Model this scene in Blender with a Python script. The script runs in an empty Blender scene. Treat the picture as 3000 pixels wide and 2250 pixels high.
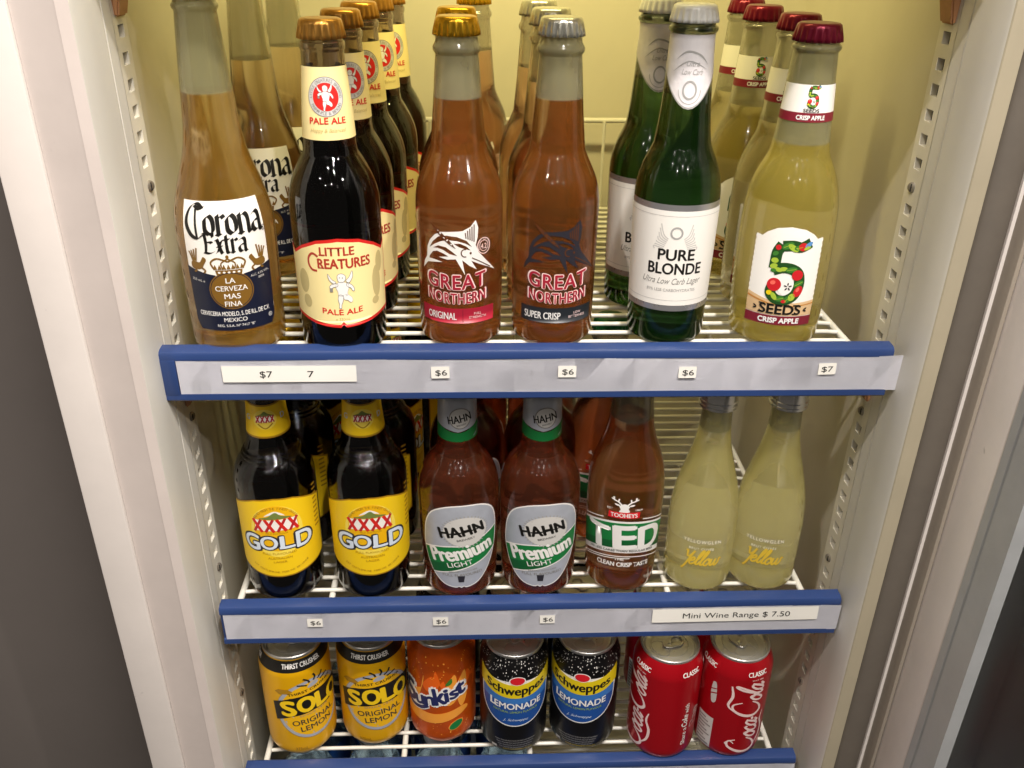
import bpy, bmesh, math, random
from mathutils import Vector, Matrix
random.seed(4)
SC = bpy.context.scene
COL = SC.collection
PI = math.pi

# ------------------------------------------------------------------ camera
cam_d = bpy.data.cameras.new('camera'); cam = bpy.data.objects.new('camera', cam_d); COL.objects.link(cam)
cam_d.sensor_width = 36; cam_d.lens = 30.99; cam_d.clip_start = 0.01; cam_d.clip_end = 60
def set_camera(loc, yaw, pitch, roll):
    cy, sy, cp, sp = math.cos(yaw), math.sin(yaw), math.cos(pitch), math.sin(pitch)
    f = Vector((sy*cp, cy*cp, -sp)); r = Vector((cy, -sy, 0)); u = r.cross(f)
    r2 = r*math.cos(roll) + u*math.sin(roll); u2 = -r*math.sin(roll) + u*math.cos(roll)
    m = Matrix((r2, u2, -f)).transposed().to_4x4(); m.translation = Vector(loc); cam.matrix_world = m
set_camera((-.0399, -.5857, .2797), .0444, .4819, .0137)
SC.camera = cam

# ------------------------------------------------------------------ world, exposure
w = bpy.data.worlds.new('World'); SC.world = w; w.use_nodes = True
w.node_tree.nodes['Background'].inputs[0].default_value = (1.0, .90, .80, 1)
w.node_tree.nodes['Background'].inputs[1].default_value = .055
SC.view_settings.view_transform = 'Standard'; SC.view_settings.look = 'None'
SC.view_settings.exposure = .29; SC.view_settings.gamma = 1; SC.view_settings.use_curve_mapping = False
cy = SC.cycles
cy.max_bounces = 16; cy.transmission_bounces = 14; cy.transparent_max_bounces = 16
cy.diffuse_bounces = 5; cy.glossy_bounces = 5
cy.sample_clamp_indirect = 3; cy.blur_glossy = .6
cy.use_denoising = True

# ------------------------------------------------------------------ lights
def lamp(name, kind, loc, power, color, rot=(0, 0, 0), size=.05, size_y=None, spread=None):
    d = bpy.data.lights.new(name, kind); d.energy = power; d.color = color
    if kind == 'AREA':
        d.size = size
        if size_y: d.shape = 'RECTANGLE'; d.size_y = size_y
        if spread: d.spread = spread
    elif kind in ('POINT', 'SPOT'): d.shadow_soft_size = size
    o = bpy.data.objects.new(name, d); COL.objects.link(o); o.location = loc; o.rotation_euler = rot
    return o
lamp('interior_tube_lamp', 'AREA', (0, .12, .46), 1.25, (1, .86, .36), (math.radians(40), 0, 0), .30, .03, math.radians(140))
WARM = (1, .92, .86)
for x, y, z, p, s in [(-.50, -.66, 1.35, 27, .022), (.52, -.66, 1.35, 40, .022),
                      (-.30, -1.25, 1.35, 8, .022), (.25, -1.3, 1.35, 9, .022), (1.05, -1.4, 1.35, 26, .022),
                      (-1.1, -1.5, 1.35, 4, .022), (.0, -2.0, 1.35, 4, .022), (-.7, -2.2, 1.35, 4, .022), (.7, -2.2, 1.35, 4, .022)]:
    lamp('ceiling_downlight', 'POINT', (x, y, z), p, WARM, size=s)
lamp('ceiling_tube_light', 'AREA', (.20, -.85, 1.4), 30, (1, .95, .90), (0, 0, 0), .05, .6)

# ------------------------------------------------------------------ materials
def lin(h):
    h = h.lstrip('#'); o = []
    for i in (0, 2, 4):
        c = int(h[i:i+2], 16)/255; o.append(c/12.92 if c <= .04045 else ((c+.055)/1.055)**2.4)
    return (*o, 1)
MATS = {}
def M(name, hexc='#ffffff', rough=.5, metal=0., spec=.5, coat=0., noise=0., bump=0., nscale=40, specks=0):
    if name in MATS: return MATS[name]
    m = bpy.data.materials.new(name); m.use_nodes = True; nt = m.node_tree; b = nt.nodes['Principled BSDF']
    c = lin(hexc)
    b.inputs['Base Color'].default_value = c; b.inputs['Roughness'].default_value = rough
    b.inputs['Metallic'].default_value = metal; b.inputs['Specular IOR Level'].default_value = spec
    b.inputs['Coat Weight'].default_value = coat; b.inputs['Coat Roughness'].default_value = .08
    if noise or bump:
        tc = nt.nodes.new('ShaderNodeTexCoord'); nz = nt.nodes.new('ShaderNodeTexNoise')
        nz.inputs['Scale'].default_value = nscale; nz.inputs['Detail'].default_value = 6; nz.inputs['Roughness'].default_value = .62
        nt.links.new(tc.outputs['Object'], nz.inputs['Vector'])
        if noise:
            mx = nt.nodes.new('ShaderNodeMix'); mx.data_type = 'RGBA'
            mr = nt.nodes.new('ShaderNodeMapRange'); mr.inputs[1].default_value = .35; mr.inputs[2].default_value = .7
            nt.links.new(nz.outputs['Fac'], mr.inputs[0]); nt.links.new(mr.outputs[0], mx.inputs[0])
            mx.inputs[6].default_value = c; mx.inputs[7].default_value = (*[x*(1-noise) for x in c[:3]], 1)
            nt.links.new(mx.outputs[2], b.inputs['Base Color'])
            mr2 = nt.nodes.new('ShaderNodeMapRange'); mr2.inputs[3].default_value = max(.02, rough-.1); mr2.inputs[4].default_value = min(1, rough+.12)
            nt.links.new(nz.outputs['Fac'], mr2.inputs[0]); nt.links.new(mr2.outputs[0], b.inputs['Roughness'])
        if specks:
            sn = nt.nodes.new('ShaderNodeTexNoise'); sn.inputs['Scale'].default_value = 95; sn.inputs['Detail'].default_value = 2
            mp = nt.nodes.new('ShaderNodeMapping'); mp.inputs['Scale'].default_value = (1, 1, .55); mp.inputs['Rotation'].default_value = (.3, .5, 0)
            nt.links.new(tc.outputs['Object'], mp.inputs[0]); nt.links.new(mp.outputs[0], sn.inputs['Vector'])
            sr = nt.nodes.new('ShaderNodeMapRange'); sr.inputs[1].default_value = .745; sr.inputs[2].default_value = .80; sr.inputs[4].default_value = specks
            nt.links.new(sn.outputs['Fac'], sr.inputs[0])
            m3 = nt.nodes.new('ShaderNodeMix'); m3.data_type = 'RGBA'; nt.links.new(sr.outputs[0], m3.inputs[0])
            if b.inputs['Base Color'].links: nt.links.new(b.inputs['Base Color'].links[0].from_socket, m3.inputs[6])
            else: m3.inputs[6].default_value = c
            m3.inputs[7].default_value = (.16, .13, .11, 1); nt.links.new(m3.outputs[2], b.inputs['Base Color'])
        if bump:
            bp = nt.nodes.new('ShaderNodeBump'); bp.inputs['Strength'].default_value = bump; bp.inputs['Distance'].default_value = .001
            nt.links.new(nz.outputs['Fac'], bp.inputs['Height']); nt.links.new(bp.outputs[0], b.inputs['Normal'])
    MATS[name] = m; return m

def glass(name, absorb, density, fog_glow_col, fog, rough=.06, ior=1.42, fogscale=28, level=None, haze='#8f8b78'):
    """bottle glass filled with drink: refracting body, absorption inside, thin uneven film of condensation, tinted so its colour carries the glow of the drink"""
    if name in MATS: return MATS[name]
    m = bpy.data.materials.new(name); m.use_nodes = True; nt = m.node_tree; N = nt.nodes; L = nt.links
    out = N['Material Output']; b = N['Principled BSDF']
    b.inputs['Transmission Weight'].default_value = 1; b.inputs['IOR'].default_value = ior
    b.inputs['Roughness'].default_value = rough; b.inputs['Base Color'].default_value = (1, 1, 1, 1)
    tc = N.new('ShaderNodeTexCoord'); nz = N.new('ShaderNodeTexNoise'); nz.inputs['Scale'].default_value = fogscale
    nz.inputs['Detail'].default_value = 5; L.new(tc.outputs['Object'], nz.inputs['Vector'])
    mr = N.new('ShaderNodeMapRange'); mr.inputs[1].default_value = .3; mr.inputs[2].default_value = .7
    mr.inputs[3].default_value = fog*.84; mr.inputs[4].default_value = fog*1.12
    L.new(nz.outputs['Fac'], mr.inputs[0])
    df = N.new('ShaderNodeBsdfDiffuse'); df.inputs[0].default_value = lin(fog_glow_col)
    tr = N.new('ShaderNodeBsdfTranslucent'); tr.inputs[0].default_value = lin(fog_glow_col)
    fogout = mr.outputs[0]
    if level:   # above the drink only the pale condensation shows
        sp = N.new('ShaderNodeSeparateXYZ'); L.new(tc.outputs['Object'], sp.inputs[0])
        st = N.new('ShaderNodeMapRange'); st.inputs[1].default_value = level-.0004; st.inputs[2].default_value = level+.0004; L.new(sp.outputs[2], st.inputs[0])
        cm = N.new('ShaderNodeMix'); cm.data_type = 'RGBA'; cm.inputs[6].default_value = lin(fog_glow_col); cm.inputs[7].default_value = lin(haze)
        L.new(st.outputs[0], cm.inputs[0])
        for n in (df, tr): L.new(cm.outputs[2], n.inputs[0])
        fm = N.new('ShaderNodeMath'); fm.operation = 'MULTIPLY_ADD'; fm.inputs[1].default_value = .10; L.new(st.outputs[0], fm.inputs[0]); L.new(mr.outputs[0], fm.inputs[2])
        fogout = fm.outputs[0]
    a = N.new('ShaderNodeMixShader'); a.inputs[0].default_value = .55; L.new(df.outputs[0], a.inputs[1]); L.new(tr.outputs[0], a.inputs[2])
    mx = N.new('ShaderNodeMixShader'); L.new(fogout, mx.inputs[0]); L.new(b.outputs[0], mx.inputs[1]); L.new(a.outputs[0], mx.inputs[2])
    gl = N.new('ShaderNodeBsdfGlossy'); gl.inputs['Roughness'].default_value = .012
    fr = N.new('ShaderNodeFresnel'); fr.inputs[0].default_value = 1.45
    m2 = N.new('ShaderNodeMixShader'); 
    geo = N.new('ShaderNodeNewGeometry')
    sub = N.new('ShaderNodeMath'); sub.operation = 'SUBTRACT'; sub.inputs[0].default_value = 1; L.new(geo.outputs['Backfacing'], sub.inputs[1])
    mu = N.new('ShaderNodeMath'); mu.operation = 'MULTIPLY'; L.new(fr.outputs[0], mu.inputs[0]); L.new(sub.outputs[0], mu.inputs[1])
    L.new(mu.outputs[0], m2.inputs[0]); L.new(mx.outputs[0], m2.inputs[1]); L.new(gl.outputs[0], m2.inputs[2])
    n2 = N.new('ShaderNodeTexNoise'); n2.inputs['Scale'].default_value = 900; L.new(tc.outputs['Object'], n2.inputs['Vector'])
    n3 = N.new('ShaderNodeTexNoise'); n3.inputs['Scale'].default_value = 60; L.new(tc.outputs['Object'], n3.inputs['Vector'])
    ad = N.new('ShaderNodeMath'); ad.operation = 'MULTIPLY_ADD'; L.new(n2.outputs['Fac'], ad.inputs[0]); ad.inputs[1].default_value = .12; L.new(n3.outputs['Fac'], ad.inputs[2])
    bp = N.new('ShaderNodeBump'); bp.inputs['Strength'].default_value = .10; bp.inputs['Distance'].default_value = .0008
    L.new(ad.outputs[0], bp.inputs['Height'])
    L.new(bp.outputs[0], b.inputs['Normal'])
    va = N.new('ShaderNodeVolumeAbsorption'); va.inputs[0].default_value = (*absorb, 1); va.inputs[1].default_value = density
    L.new(m2.outputs[0], out.inputs['Surface']); L.new(va.outputs[0], out.inputs['Volume'])
    MATS[name] = m; return m

M('liner', '#d4cdb9', .34, spec=.45, noise=.07, nscale=9, bump=.05)
M('jamb', '#dfdbd0', .42, noise=.06, nscale=14, bump=.04, specks=.3)
M('face_paint', '#cfc3bb', .45, noise=.10, nscale=16, bump=.05, specks=.4)
M('face_white', '#e2d9d1', .42, noise=.07, nscale=18, bump=.04, specks=.5)
M('face_tan_shade', '#b3a88f', .5, noise=.10, nscale=16, bump=.05, specks=.3)  # right front face, toned darker so the colour carries its weaker light
M('gasket', '#6a6258', .6, noise=.12, nscale=30)
M('standard_enamel', '#e6e0cf', .38, noise=.08, nscale=60)
M('slot_shade', '#4a443a', .8)
M('dark_gap', '#1a1815', .9)
M('screw_steel', '#9a9284', .35, .6)
M('clip_brown', '#b9855a', .45, noise=.15, nscale=80)
M('wire_white', '#e0dccf', .32, noise=.06, nscale=50)
M('rail_blue', '#2b4070', .30, spec=.5, noise=.06, nscale=30)
M('rail_insert', '#ecebf0', .34, noise=.05, nscale=14, specks=.12)
M('ticket_paper', '#f8f4ea', .6)
M('ink', '#1d1b1a', .6)
M('door_alloy', '#b3b4b3', .42, noise=.1, nscale=30)
M('door_seal', '#9b9082', .55)
M('wall_paint', '#78706a', .8, noise=.10, nscale=5, bump=.05)
def pane(name):
    m = bpy.data.materials.new(name); m.use_nodes = True; nt = m.node_tree; N = nt.nodes; L = nt.links
    tp = N.new('ShaderNodeBsdfTransparent'); tp.inputs[0].default_value = (.80, .80, .76, 1)
    gl = N.new('ShaderNodeBsdfGlossy'); gl.inputs['Roughness'].default_value = .35
    fr = N.new('ShaderNodeFresnel'); fr.inputs[0].default_value = 1.5
    mx = N.new('ShaderNodeMixShader'); L.new(fr.outputs[0], mx.inputs[0]); L.new(tp.outputs[0], mx.inputs[1]); L.new(gl.outputs[0], mx.inputs[2])
    L.new(mx.outputs[0], N['Material Output'].inputs['Surface']); MATS[name] = m
pane('clear_pane')

# ------------------------------------------------------------------ object helpers
def link(name, me, parent=None):
    o = bpy.data.objects.new(name, me); COL.objects.link(o)
    if parent: o.parent = parent
    return o
def obj(name, bm, mats, parent=None, smooth=None):
    me = bpy.data.meshes.new(name); bm.normal_update(); bm.to_mesh(me); bm.free()
    for m in (mats if isinstance(mats, (list, tuple)) else [mats]): me.materials.append(MATS[m] if isinstance(m, str) else m)
    if smooth is not None:
        me.shade_smooth()
        if smooth: me.set_sharp_from_angle(angle=math.radians(smooth))
    return link(name, me, parent)
def thing(name, label, cat, loc=(0, 0, 0), rz=0, group=None):
    o = link(name, None); o.location = loc; o.rotation_euler = (0, 0, rz)
    o['label'] = label; o['category'] = cat
    if group: o['group'] = group
    return o
def copy_tree(o, parent=None):
    c = o.copy(); COL.objects.link(c)
    if parent: c.parent = parent
    for ch in list(o.children): copy_tree(ch, c)
    return c
def box(bm, x0, x1, y0, y1, z0, z1, mi=0, bev=0):
    vs = [bm.verts.new((x, y, z)) for z in (z0, z1) for y in (y0, y1) for x in (x0, x1)]
    fs = [(0, 2, 3, 1), (4, 5, 7, 6), (0, 1, 5, 4), (2, 6, 7, 3), (0, 4, 6, 2), (1, 3, 7, 5)]
    faces = [bm.faces.new([vs[i] for i in f]) for f in fs]
    for f in faces: f.material_index = mi
    if bev:
        es = list({e for f in faces for e in f.edges})
        bmesh.ops.bevel(bm, geom=es, offset=bev, segments=2, affect='EDGES', profile=.6)
def tube(bm, pts, r, seg=8, caps=True, mi=0):
    pts = [Vector(p) for p in pts]; rings = []
    up0 = None
    for i, p in enumerate(pts):
        t = (pts[min(i+1, len(pts)-1)] - pts[max(i-1, 0)]).normalized()
        a = t.cross(Vector((0, 0, 1)) if abs(t.z) < .9 else Vector((0, 1, 0))).normalized() if up0 is None else (up0 - t*up0.dot(t)).normalized()
        up0 = a; b = t.cross(a)
        rings.append([bm.verts.new(p + (a*math.cos(k*2*PI/seg) + b*math.sin(k*2*PI/seg))*r) for k in range(seg)])
    for A, B in zip(rings, rings[1:]):
        for k in range(seg):
            f = bm.faces.new((A[k], A[(k+1) % seg], B[(k+1) % seg], B[k])); f.material_index = mi; f.smooth = True
    if caps: bm.faces.new(rings[0][::-1]).material_index = mi; bm.faces.new(rings[-1]).material_index = mi
def extrude_profile(bm, pts, z0, z1, mi=0, closed=False):
    a = [bm.verts.new((x, y, z0)) for x, y in pts]; b = [bm.verts.new((x, y, z1)) for x, y in pts]
    n = len(pts)
    for i in range(n if closed else n-1):
        j = (i+1) % n; bm.faces.new((a[i], a[j], b[j], b[i])).material_index = mi
    if closed: bm.faces.new(a[::-1]).material_index = mi; bm.faces.new(b).material_index = mi
def lathe(bm, prof, seg=96, mi=0, close=True, flip=False):
    """prof: list of (r,z) metres from bottom to top"""
    rings = []
    for r, z in prof:
        if r < 1e-6: rings.append([bm.verts.new((0, 0, z))])
        else: rings.append([bm.verts.new((r*math.cos(2*PI*k/seg), r*math.sin(2*PI*k/seg), z)) for k in range(seg)])
    for A, B in zip(rings, rings[1:]):
        for k in range(seg):
            k2 = (k+1) % seg
            if len(A) == 1 and len(B) == 1: continue
            if len(A) == 1: vs = (A[0], B[k2], B[k])
            elif len(B) == 1: vs = (A[k], A[k2], B[0])
            else: vs = (A[k], A[k2], B[k2], B[k])
            f = bm.faces.new(vs[::-1] if flip else vs); f.material_index = mi; f.smooth = True
def smooth_prof(P, n=6):
    """monotone-ish Catmull interpolation of (r,z); points flagged with a third item are kept as corners"""
    out = []
    for i in range(len(P)-1):
        p0, p1, p2, p3 = P[max(i-1, 0)], P[i], P[i+1], P[min(i+2, len(P)-1)]
        c1 = len(p1) > 2; c2 = len(p2) > 2
        m1 = tuple((p2[k]-p0[k])/2 for k in (0, 1)) if not c1 else tuple(p2[k]-p1[k] for k in (0, 1))
        m2 = tuple((p3[k]-p1[k])/2 for k in (0, 1)) if not c2 else tuple(p2[k]-p1[k] for k in (0, 1))
        L = math.hypot(p2[0]-p1[0], p2[1]-p1[1])
        def cl(m):
            l = math.hypot(*m); return m if l <= L*1.4 else (m[0]*L*1.4/l, m[1]*L*1.4/l)
        m1, m2 = cl(m1), cl(m2)
        for s in range(n):
            t = s/n; h = (2*t**3-3*t**2+1, t**3-2*t**2+t, -2*t**3+3*t**2, t**3-t**2)
            out.append(tuple(h[0]*p1[k]+h[1]*m1[k]+h[2]*p2[k]+h[3]*m2[k] for k in (0, 1)))
    out.append(tuple(P[-1][:2])); return [(max(r, 0), z) for r, z in out]

# ------------------------------------------------------------------ printed artwork (flat mm drawing wrapped on a body)
_txt = bpy.data.objects.new('tmp_text', bpy.data.curves.new('tmp_text', 'FONT'))
def catmull(pts, n=6, closed=False):
    P = [Vector((*p[:2], p[2] if len(p) > 2 else 1)) for p in pts]; out = []
    m = len(P); rng = range(m if closed else m-1)
    for i in rng:
        if closed: a, b, c, d = P[(i-1) % m], P[i], P[(i+1) % m], P[(i+2) % m]
        else: a, b, c, d = P[max(i-1, 0)], P[i], P[i+1], P[min(i+2, m-1)]
        for s in range(n):
            t = s/n
            out.append(.5*((2*b) + (c-a)*t + (2*a-5*b+4*c-d)*t*t + (3*b-a-3*c+d)*t**3))
    if not closed: out.append(P[-1])
    return out
def arcpts(cx, cy, rx, ry, a0=0, a1=360, n=36):
    return [(cx+rx*math.cos(math.radians(a0+(a1-a0)*k/n)), cy+ry*math.sin(math.radians(a0+(a1-a0)*k/n))) for k in range(n+1)]
class Art:
    def __init__(s, xf=None): s.items = []; s.mats = []; s.cnt = 0; s.xf = xf
    def _mi(s, m):
        if m not in s.mats: s.mats.append(m)
        return s.mats.index(m)
    def _add(s, verts, faces, mat, layer, off=None):
        if s.xf: verts = [s.xf(*p) for p in verts]
        s.cnt += 1
        s.items.append((verts, faces, s._mi(mat), layer*.00013 + (s.cnt % 8)*.000012))
    def poly(s, loops, mat, layer=1, warp=None):
        """loops: one list of points or a list of loops (holes by even-odd)"""
        if not isinstance(loops[0][0], (tuple, list, Vector)): loops = [loops]
        cu = bpy.data.curves.new('tmp', 'CURVE'); cu.dimensions = '2D'; cu.fill_mode = 'BOTH'
        for lp in loops:
            if (Vector(lp[0][:2])-Vector(lp[-1][:2])).length < 1e-6: lp = lp[:-1]
            sp = cu.splines.new('POLY'); sp.points.add(len(lp)-1); sp.use_cyclic_u = True
            for p, q in zip(sp.points, lp): p.co = (q[0], q[1], 0, 1)
        o = bpy.data.objects.new('tmp', cu); me = bpy.data.meshes.new_from_object(o)
        v = [(x.co.x, x.co.y) for x in me.vertices]; f = [tuple(p.vertices) for p in me.polygons]
        if warp: v = [warp(*p) for p in v]
        s._add(v, f, mat, layer)
        bpy.data.objects.remove(o); bpy.data.curves.remove(cu); bpy.data.meshes.remove(me)
    def spoly(s, pts, mat, layer=1, n=5): s.poly([tuple(p[:2]) for p in catmull(pts, n, True)], mat, layer)
    def rect(s, x0, x1, y0, y1, mat, layer=1): s.poly([(x0, y0), (x1, y0), (x1, y1), (x0, y1)], mat, layer)
    def disc(s, cx, cy, rx, ry, mat, layer=1, rot=0):
        c, n = math.cos(rot), math.sin(rot)
        s.poly([(cx+(x*c-y*n), cy+(x*n+y*c)) for x, y in arcpts(0, 0, rx, ry)], mat, layer)
    def ring(s, cx, cy, rx, ry, wd, mat, layer=1, a0=0, a1=360):
        if a1-a0 == 360: s.poly([arcpts(cx, cy, rx, ry), arcpts(cx, cy, rx-wd, ry-wd)], mat, layer)
        else: s.poly(arcpts(cx, cy, rx, ry, a0, a1)+arcpts(cx, cy, rx-wd, ry-wd, a1, a0), mat, layer)
    def stroke(s, pts, wd, mat, layer=1, n=6, nib=None, taper=False, closed=False, xf=None):
        P = catmull(pts, n, closed) if len(pts) > 2 else [Vector((*p[:2], 1)) for p in pts]
        if closed: P.append(P[0].copy())
        v = []; f = []
        for i, p in enumerate(P):
            if nib: d = Vector(nib)*.5
            else:
                a = P[max(i-1, 0)]; b = P[min(i+1, len(P)-1)]; t = Vector((b.x-a.x, b.y-a.y))
                if t.length < 1e-9: t = Vector((1, 0))
                t.normalize(); k = wd*.5*p.z
                if taper: k *= max(.12, min(1, 3*min(i, len(P)-1-i)/len(P)*1.2))
                d = Vector((-t.y, t.x))*k
            A = (p.x+d.x, p.y+d.y); B = (p.x-d.x, p.y-d.y)
            v += [A, B]
            if i: f.append((2*i-2, 2*i-1, 2*i+1, 2*i))
        if nib:   # thickness along the travel direction for thin strokes
            pass
        if xf: v = [xf(*q) for q in v]
        s._add(v, f, mat, layer)
    def text(s, t, cx, y, h, mat, layer=1, width=None, bold=0, shear=0, warp=None, space=1, rot=0, align='C'):
        cu = _txt.data; cu.body = t; cu.size = 1; cu.offset = 0; cu.shear = shear; cu.space_character = space
        cu.fill_mode = 'FRONT' if hasattr(cu, 'fill_mode') else cu.fill_mode
        cu.resolution_u = 4
        me = bpy.data.meshes.new_from_object(_txt)
        v = [(x.co.x, x.co.y) for x in me.vertices]; f = [tuple(p.vertices) for p in me.polygons]
        bpy.data.meshes.remove(me)
        if not v: return
        k = h/.729
        x0 = min(p[0] for p in v); x1 = max(p[0] for p in v)
        kx = width/(x1-x0) if width else k
        a = {'C': (x0+x1)/2, 'L': x0, 'R': x1}[align]
        v = [((p[0]-a)*kx, p[1]*k) for p in v]
        if warp: v = [warp(*p) for p in v]
        c, n = math.cos(rot), math.sin(rot)
        e = bold
        shifts = [(0, 0)] if e < .004 else ([(-e, 0), (e, 0), (0, e*.7), (0, -e*.7)] if bold < .035 else [(e*math.cos(q*PI/4), e*math.sin(q*PI/4)) for q in range(8)])
        for sx_, sy_ in shifts:
            s._add([(cx+(p[0]+sx_*k)*c-(p[1]+sy_*k)*n, y+(p[0]+sx_*k)*n+(p[1]+sy_*k)*c) for p in v], f, mat, layer)
    def arctext(s, t, cx, cy, r, h, mat, layer=1, a0=90, span=None, bold=0, inside=False):
        """letters along a circle, centred on angle a0 (degrees)"""
        n = len(t); span = span if span else n*h*.95/r*180/PI
        for i, ch in enumerate(t):
            if ch == ' ': continue
            k = (i+.5)/n-.5
            a = math.radians(a0 - k*span if not inside else a0 + k*span)
            rr = r if not inside else r+h
            s.text(ch, cx+rr*math.cos(a), cy+rr*math.sin(a), h, mat, layer, bold=bold, rot=(a-PI/2) if not inside else (a+PI/2))
    def mesh(s, R, rref, bm=None, base=.00018, slot0=0, vcut=None):
        """wrap on radius function R(z) (metres)"""
        own = bm is None
        if own: bm = bmesh.new()
        for verts, faces, mi, off in s.items:
            b2 = bmesh.new(); vs = [b2.verts.new((x, y, 0)) for x, y in verts]
            for f in faces:
                try: b2.faces.new([vs[i] for i in f])
                except ValueError: pass
            bmesh.ops.triangulate(b2, faces=b2.faces[:])
            xs = [x for x, y in verts]; ys = [y for x, y in verts]
            for ax, lo, hi, st in ((0, min(xs), max(xs), 2.4), (1, min(ys), max(ys), vcut or 1e9)):
                k = math.ceil(lo/st)*st
                while k < hi:
                    co = (k, 0, 0) if ax == 0 else (0, k, 0); no = (1, 0, 0) if ax == 0 else (0, 1, 0)
                    bmesh.ops.bisect_plane(b2, geom=b2.verts[:]+b2.edges[:]+b2.faces[:], plane_co=co, plane_no=no, dist=1e-5)
                    k += st
            b2.verts.index_update(); nv = []
            for vv in b2.verts:
                z = vv.co.y*.001; r = R(z)+base+off; ph = vv.co.x*.001/rref
                nv.append(bm.verts.new((r*math.sin(ph), -r*math.cos(ph), z)))
            for f in b2.faces:
                n = f.normal.z
                vs = [nv[v.index] for v in f.verts]
                try: g = bm.faces.new(vs if n > 0 else vs[::-1])
                except ValueError: continue
                g.material_index = mi+slot0; g.smooth = True
            b2.free()
        return bm
    def build(s, name, R, rref, parent, vcut=None, base=.00018):
        return obj(name, s.mesh(R, rref, vcut=vcut, base=base), s.mats, parent)
    def flat(s, name, parent, y):
        """drawn on a plane facing -Y; units mm -> metres, offset towards -Y by layer"""
        bm = bmesh.new()
        for verts, faces, mi, off in s.items:
            vs = [bm.verts.new((x*.001, y-off, z*.001)) for x, z in verts]
            for f in faces:
                try: g = bm.faces.new([vs[i] for i in f])
                except ValueError: continue
                g.normal_update()
                if g.normal.y > 0: g.normal_flip()
                g.material_index = mi
        return obj(name, bm, s.mats, parent)

# inks
for n, c, r in [('paper_white', '#f3efe6', .5), ('navy', '#161a2e', .4), ('old_gold', '#7d5a22', .35), ('black_ink', '#15130f', .45), ('white_ink', '#efece6', .5),
                ('cream', '#f6e3a0', .5), ('red', '#d5261f', .45), ('deep_red', '#b5222a', .45), ('brick', '#b03a2a', .45), ('grey_ink', '#8b8781', .5),
                ('pale_grey', '#cfccc6', .5), ('mid_grey', '#a8a6a2', .5), ('olive_tint', '#c9b77c', .5), ('crimson', '#a51f34', .4), ('charcoal', '#24272b', .4), ('slate', '#2b2930', .4),
                ('maroon', '#7e1d2c', .45), ('leaf', '#3d7a2c', .45), ('leaf_dark', '#1f4a1c', .45), ('leaf_light', '#a3bd3c', .45), ('apple', '#c8232a', .35), ('apple_light', '#ee6b5a', .35),
                ('skyblue', '#5b8fc4', .45), ('sand', '#dcb98a', .5), ('gold_yellow', '#f4cb18', .42), ('sun_yellow', '#f7dd57', .42), ('amber_yellow', '#edb50f', .42), ('ochre', '#a97c14', .45), ('hill_green', '#75823f', .45),
                ('ice', '#d9e3ee', .4), ('green', '#17793a', .4), ('green_dark', '#0f5a2b', .4), ('yellow_ink', '#e3bf3a', .45), ('mustard', '#a08a35', .5), ('lemon', '#e3c818', .35), ('blue', '#1d4d96', .35), ('blue_light', '#3a76bd', .35),
                ('violet_navy', '#252a5c', .4), ('bright_red', '#d81f2b', .3), ('pink_white', '#f4d7d2', .4), ('orange_print', '#ea6416', .32), ('orange_light', '#f6a13a', .32), ('tan_orange', '#c9893d', .35)]:
    M(n, c, r)
M('silver_foil', '#c9c7c8', .28, .75, noise=.12, nscale=60)
M('silver_print', '#b9bdc6', .33, .15, noise=.15, nscale=50)
M('foil_paper', '#ebe6e6', .36, .0, noise=.10, nscale=90, bump=.5)
M('alu', '#d8d6d0', .30, .80, noise=.06, nscale=60)
M('alu_dark', '#8d8a80', .35, .95)
# ------------------------------------------------------------------ blackletter and script pens
BL = {'o': ([[(.1,.78),(.1,.24),(.3,.02)], [(.1,.78),(.32,1),(.52,.76),(.52,.22),(.3,.02)]], .66),
      'r': ([[(.12,1.02),(.12,.0)], [(.02,.9),(.14,1.0)], [(.12,.78),(.34,1.0),(.46,.86)], [(.02,.06),(.2,-.02)]], .5),
      'n': ([[(.1,1.0),(.1,.0)], [(.1,.8),(.36,1),(.54,.8),(.54,.1),(.64,.0)], [(.0,.9),(.1,1.0)], [(.0,.06),(.2,-.02)]], .7),
      'a': ([[(.1,.84),(.32,1),(.5,.84),(.5,.1),(.62,.0)], [(.5,.56),(.22,.52),(.08,.34),(.1,.12),(.26,0),(.5,.2)]], .68),
      't': ([[(.2,1.3),(.2,.14),(.34,.0),(.44,.08)], [(.0,.98),(.42,1.0)]], .48),
      'x': ([[(.04,.96),(.16,.98),(.36,.06),(.5,.02)], [(.5,.98),(.38,.8),(.16,.2),(.02,.02)], [(.1,.5),(.44,.5)]], .56),
      'E': ([[(.14,1.45),(.2,.7),(.12,.08)], [(.0,1.45),(.4,1.5),(.74,1.36)], [(.2,.78),(.5,.84),(.62,.76)], [(.02,.06),(.4,-.02),(.78,.16)], [(.74,1.5),(.72,1.2)]], .86)}
def blackletter(art, t, x, y, k, mat, layer):
    nib = (.215*k, .14*k)
    for ch in t:
        st, adv = BL[ch]
        for q in st: art.stroke([(x+p[0]*k, y+p[1]*k) for p in q], 1, mat, layer, nib=nib, n=3)
        x += adv*k
    return x
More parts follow.
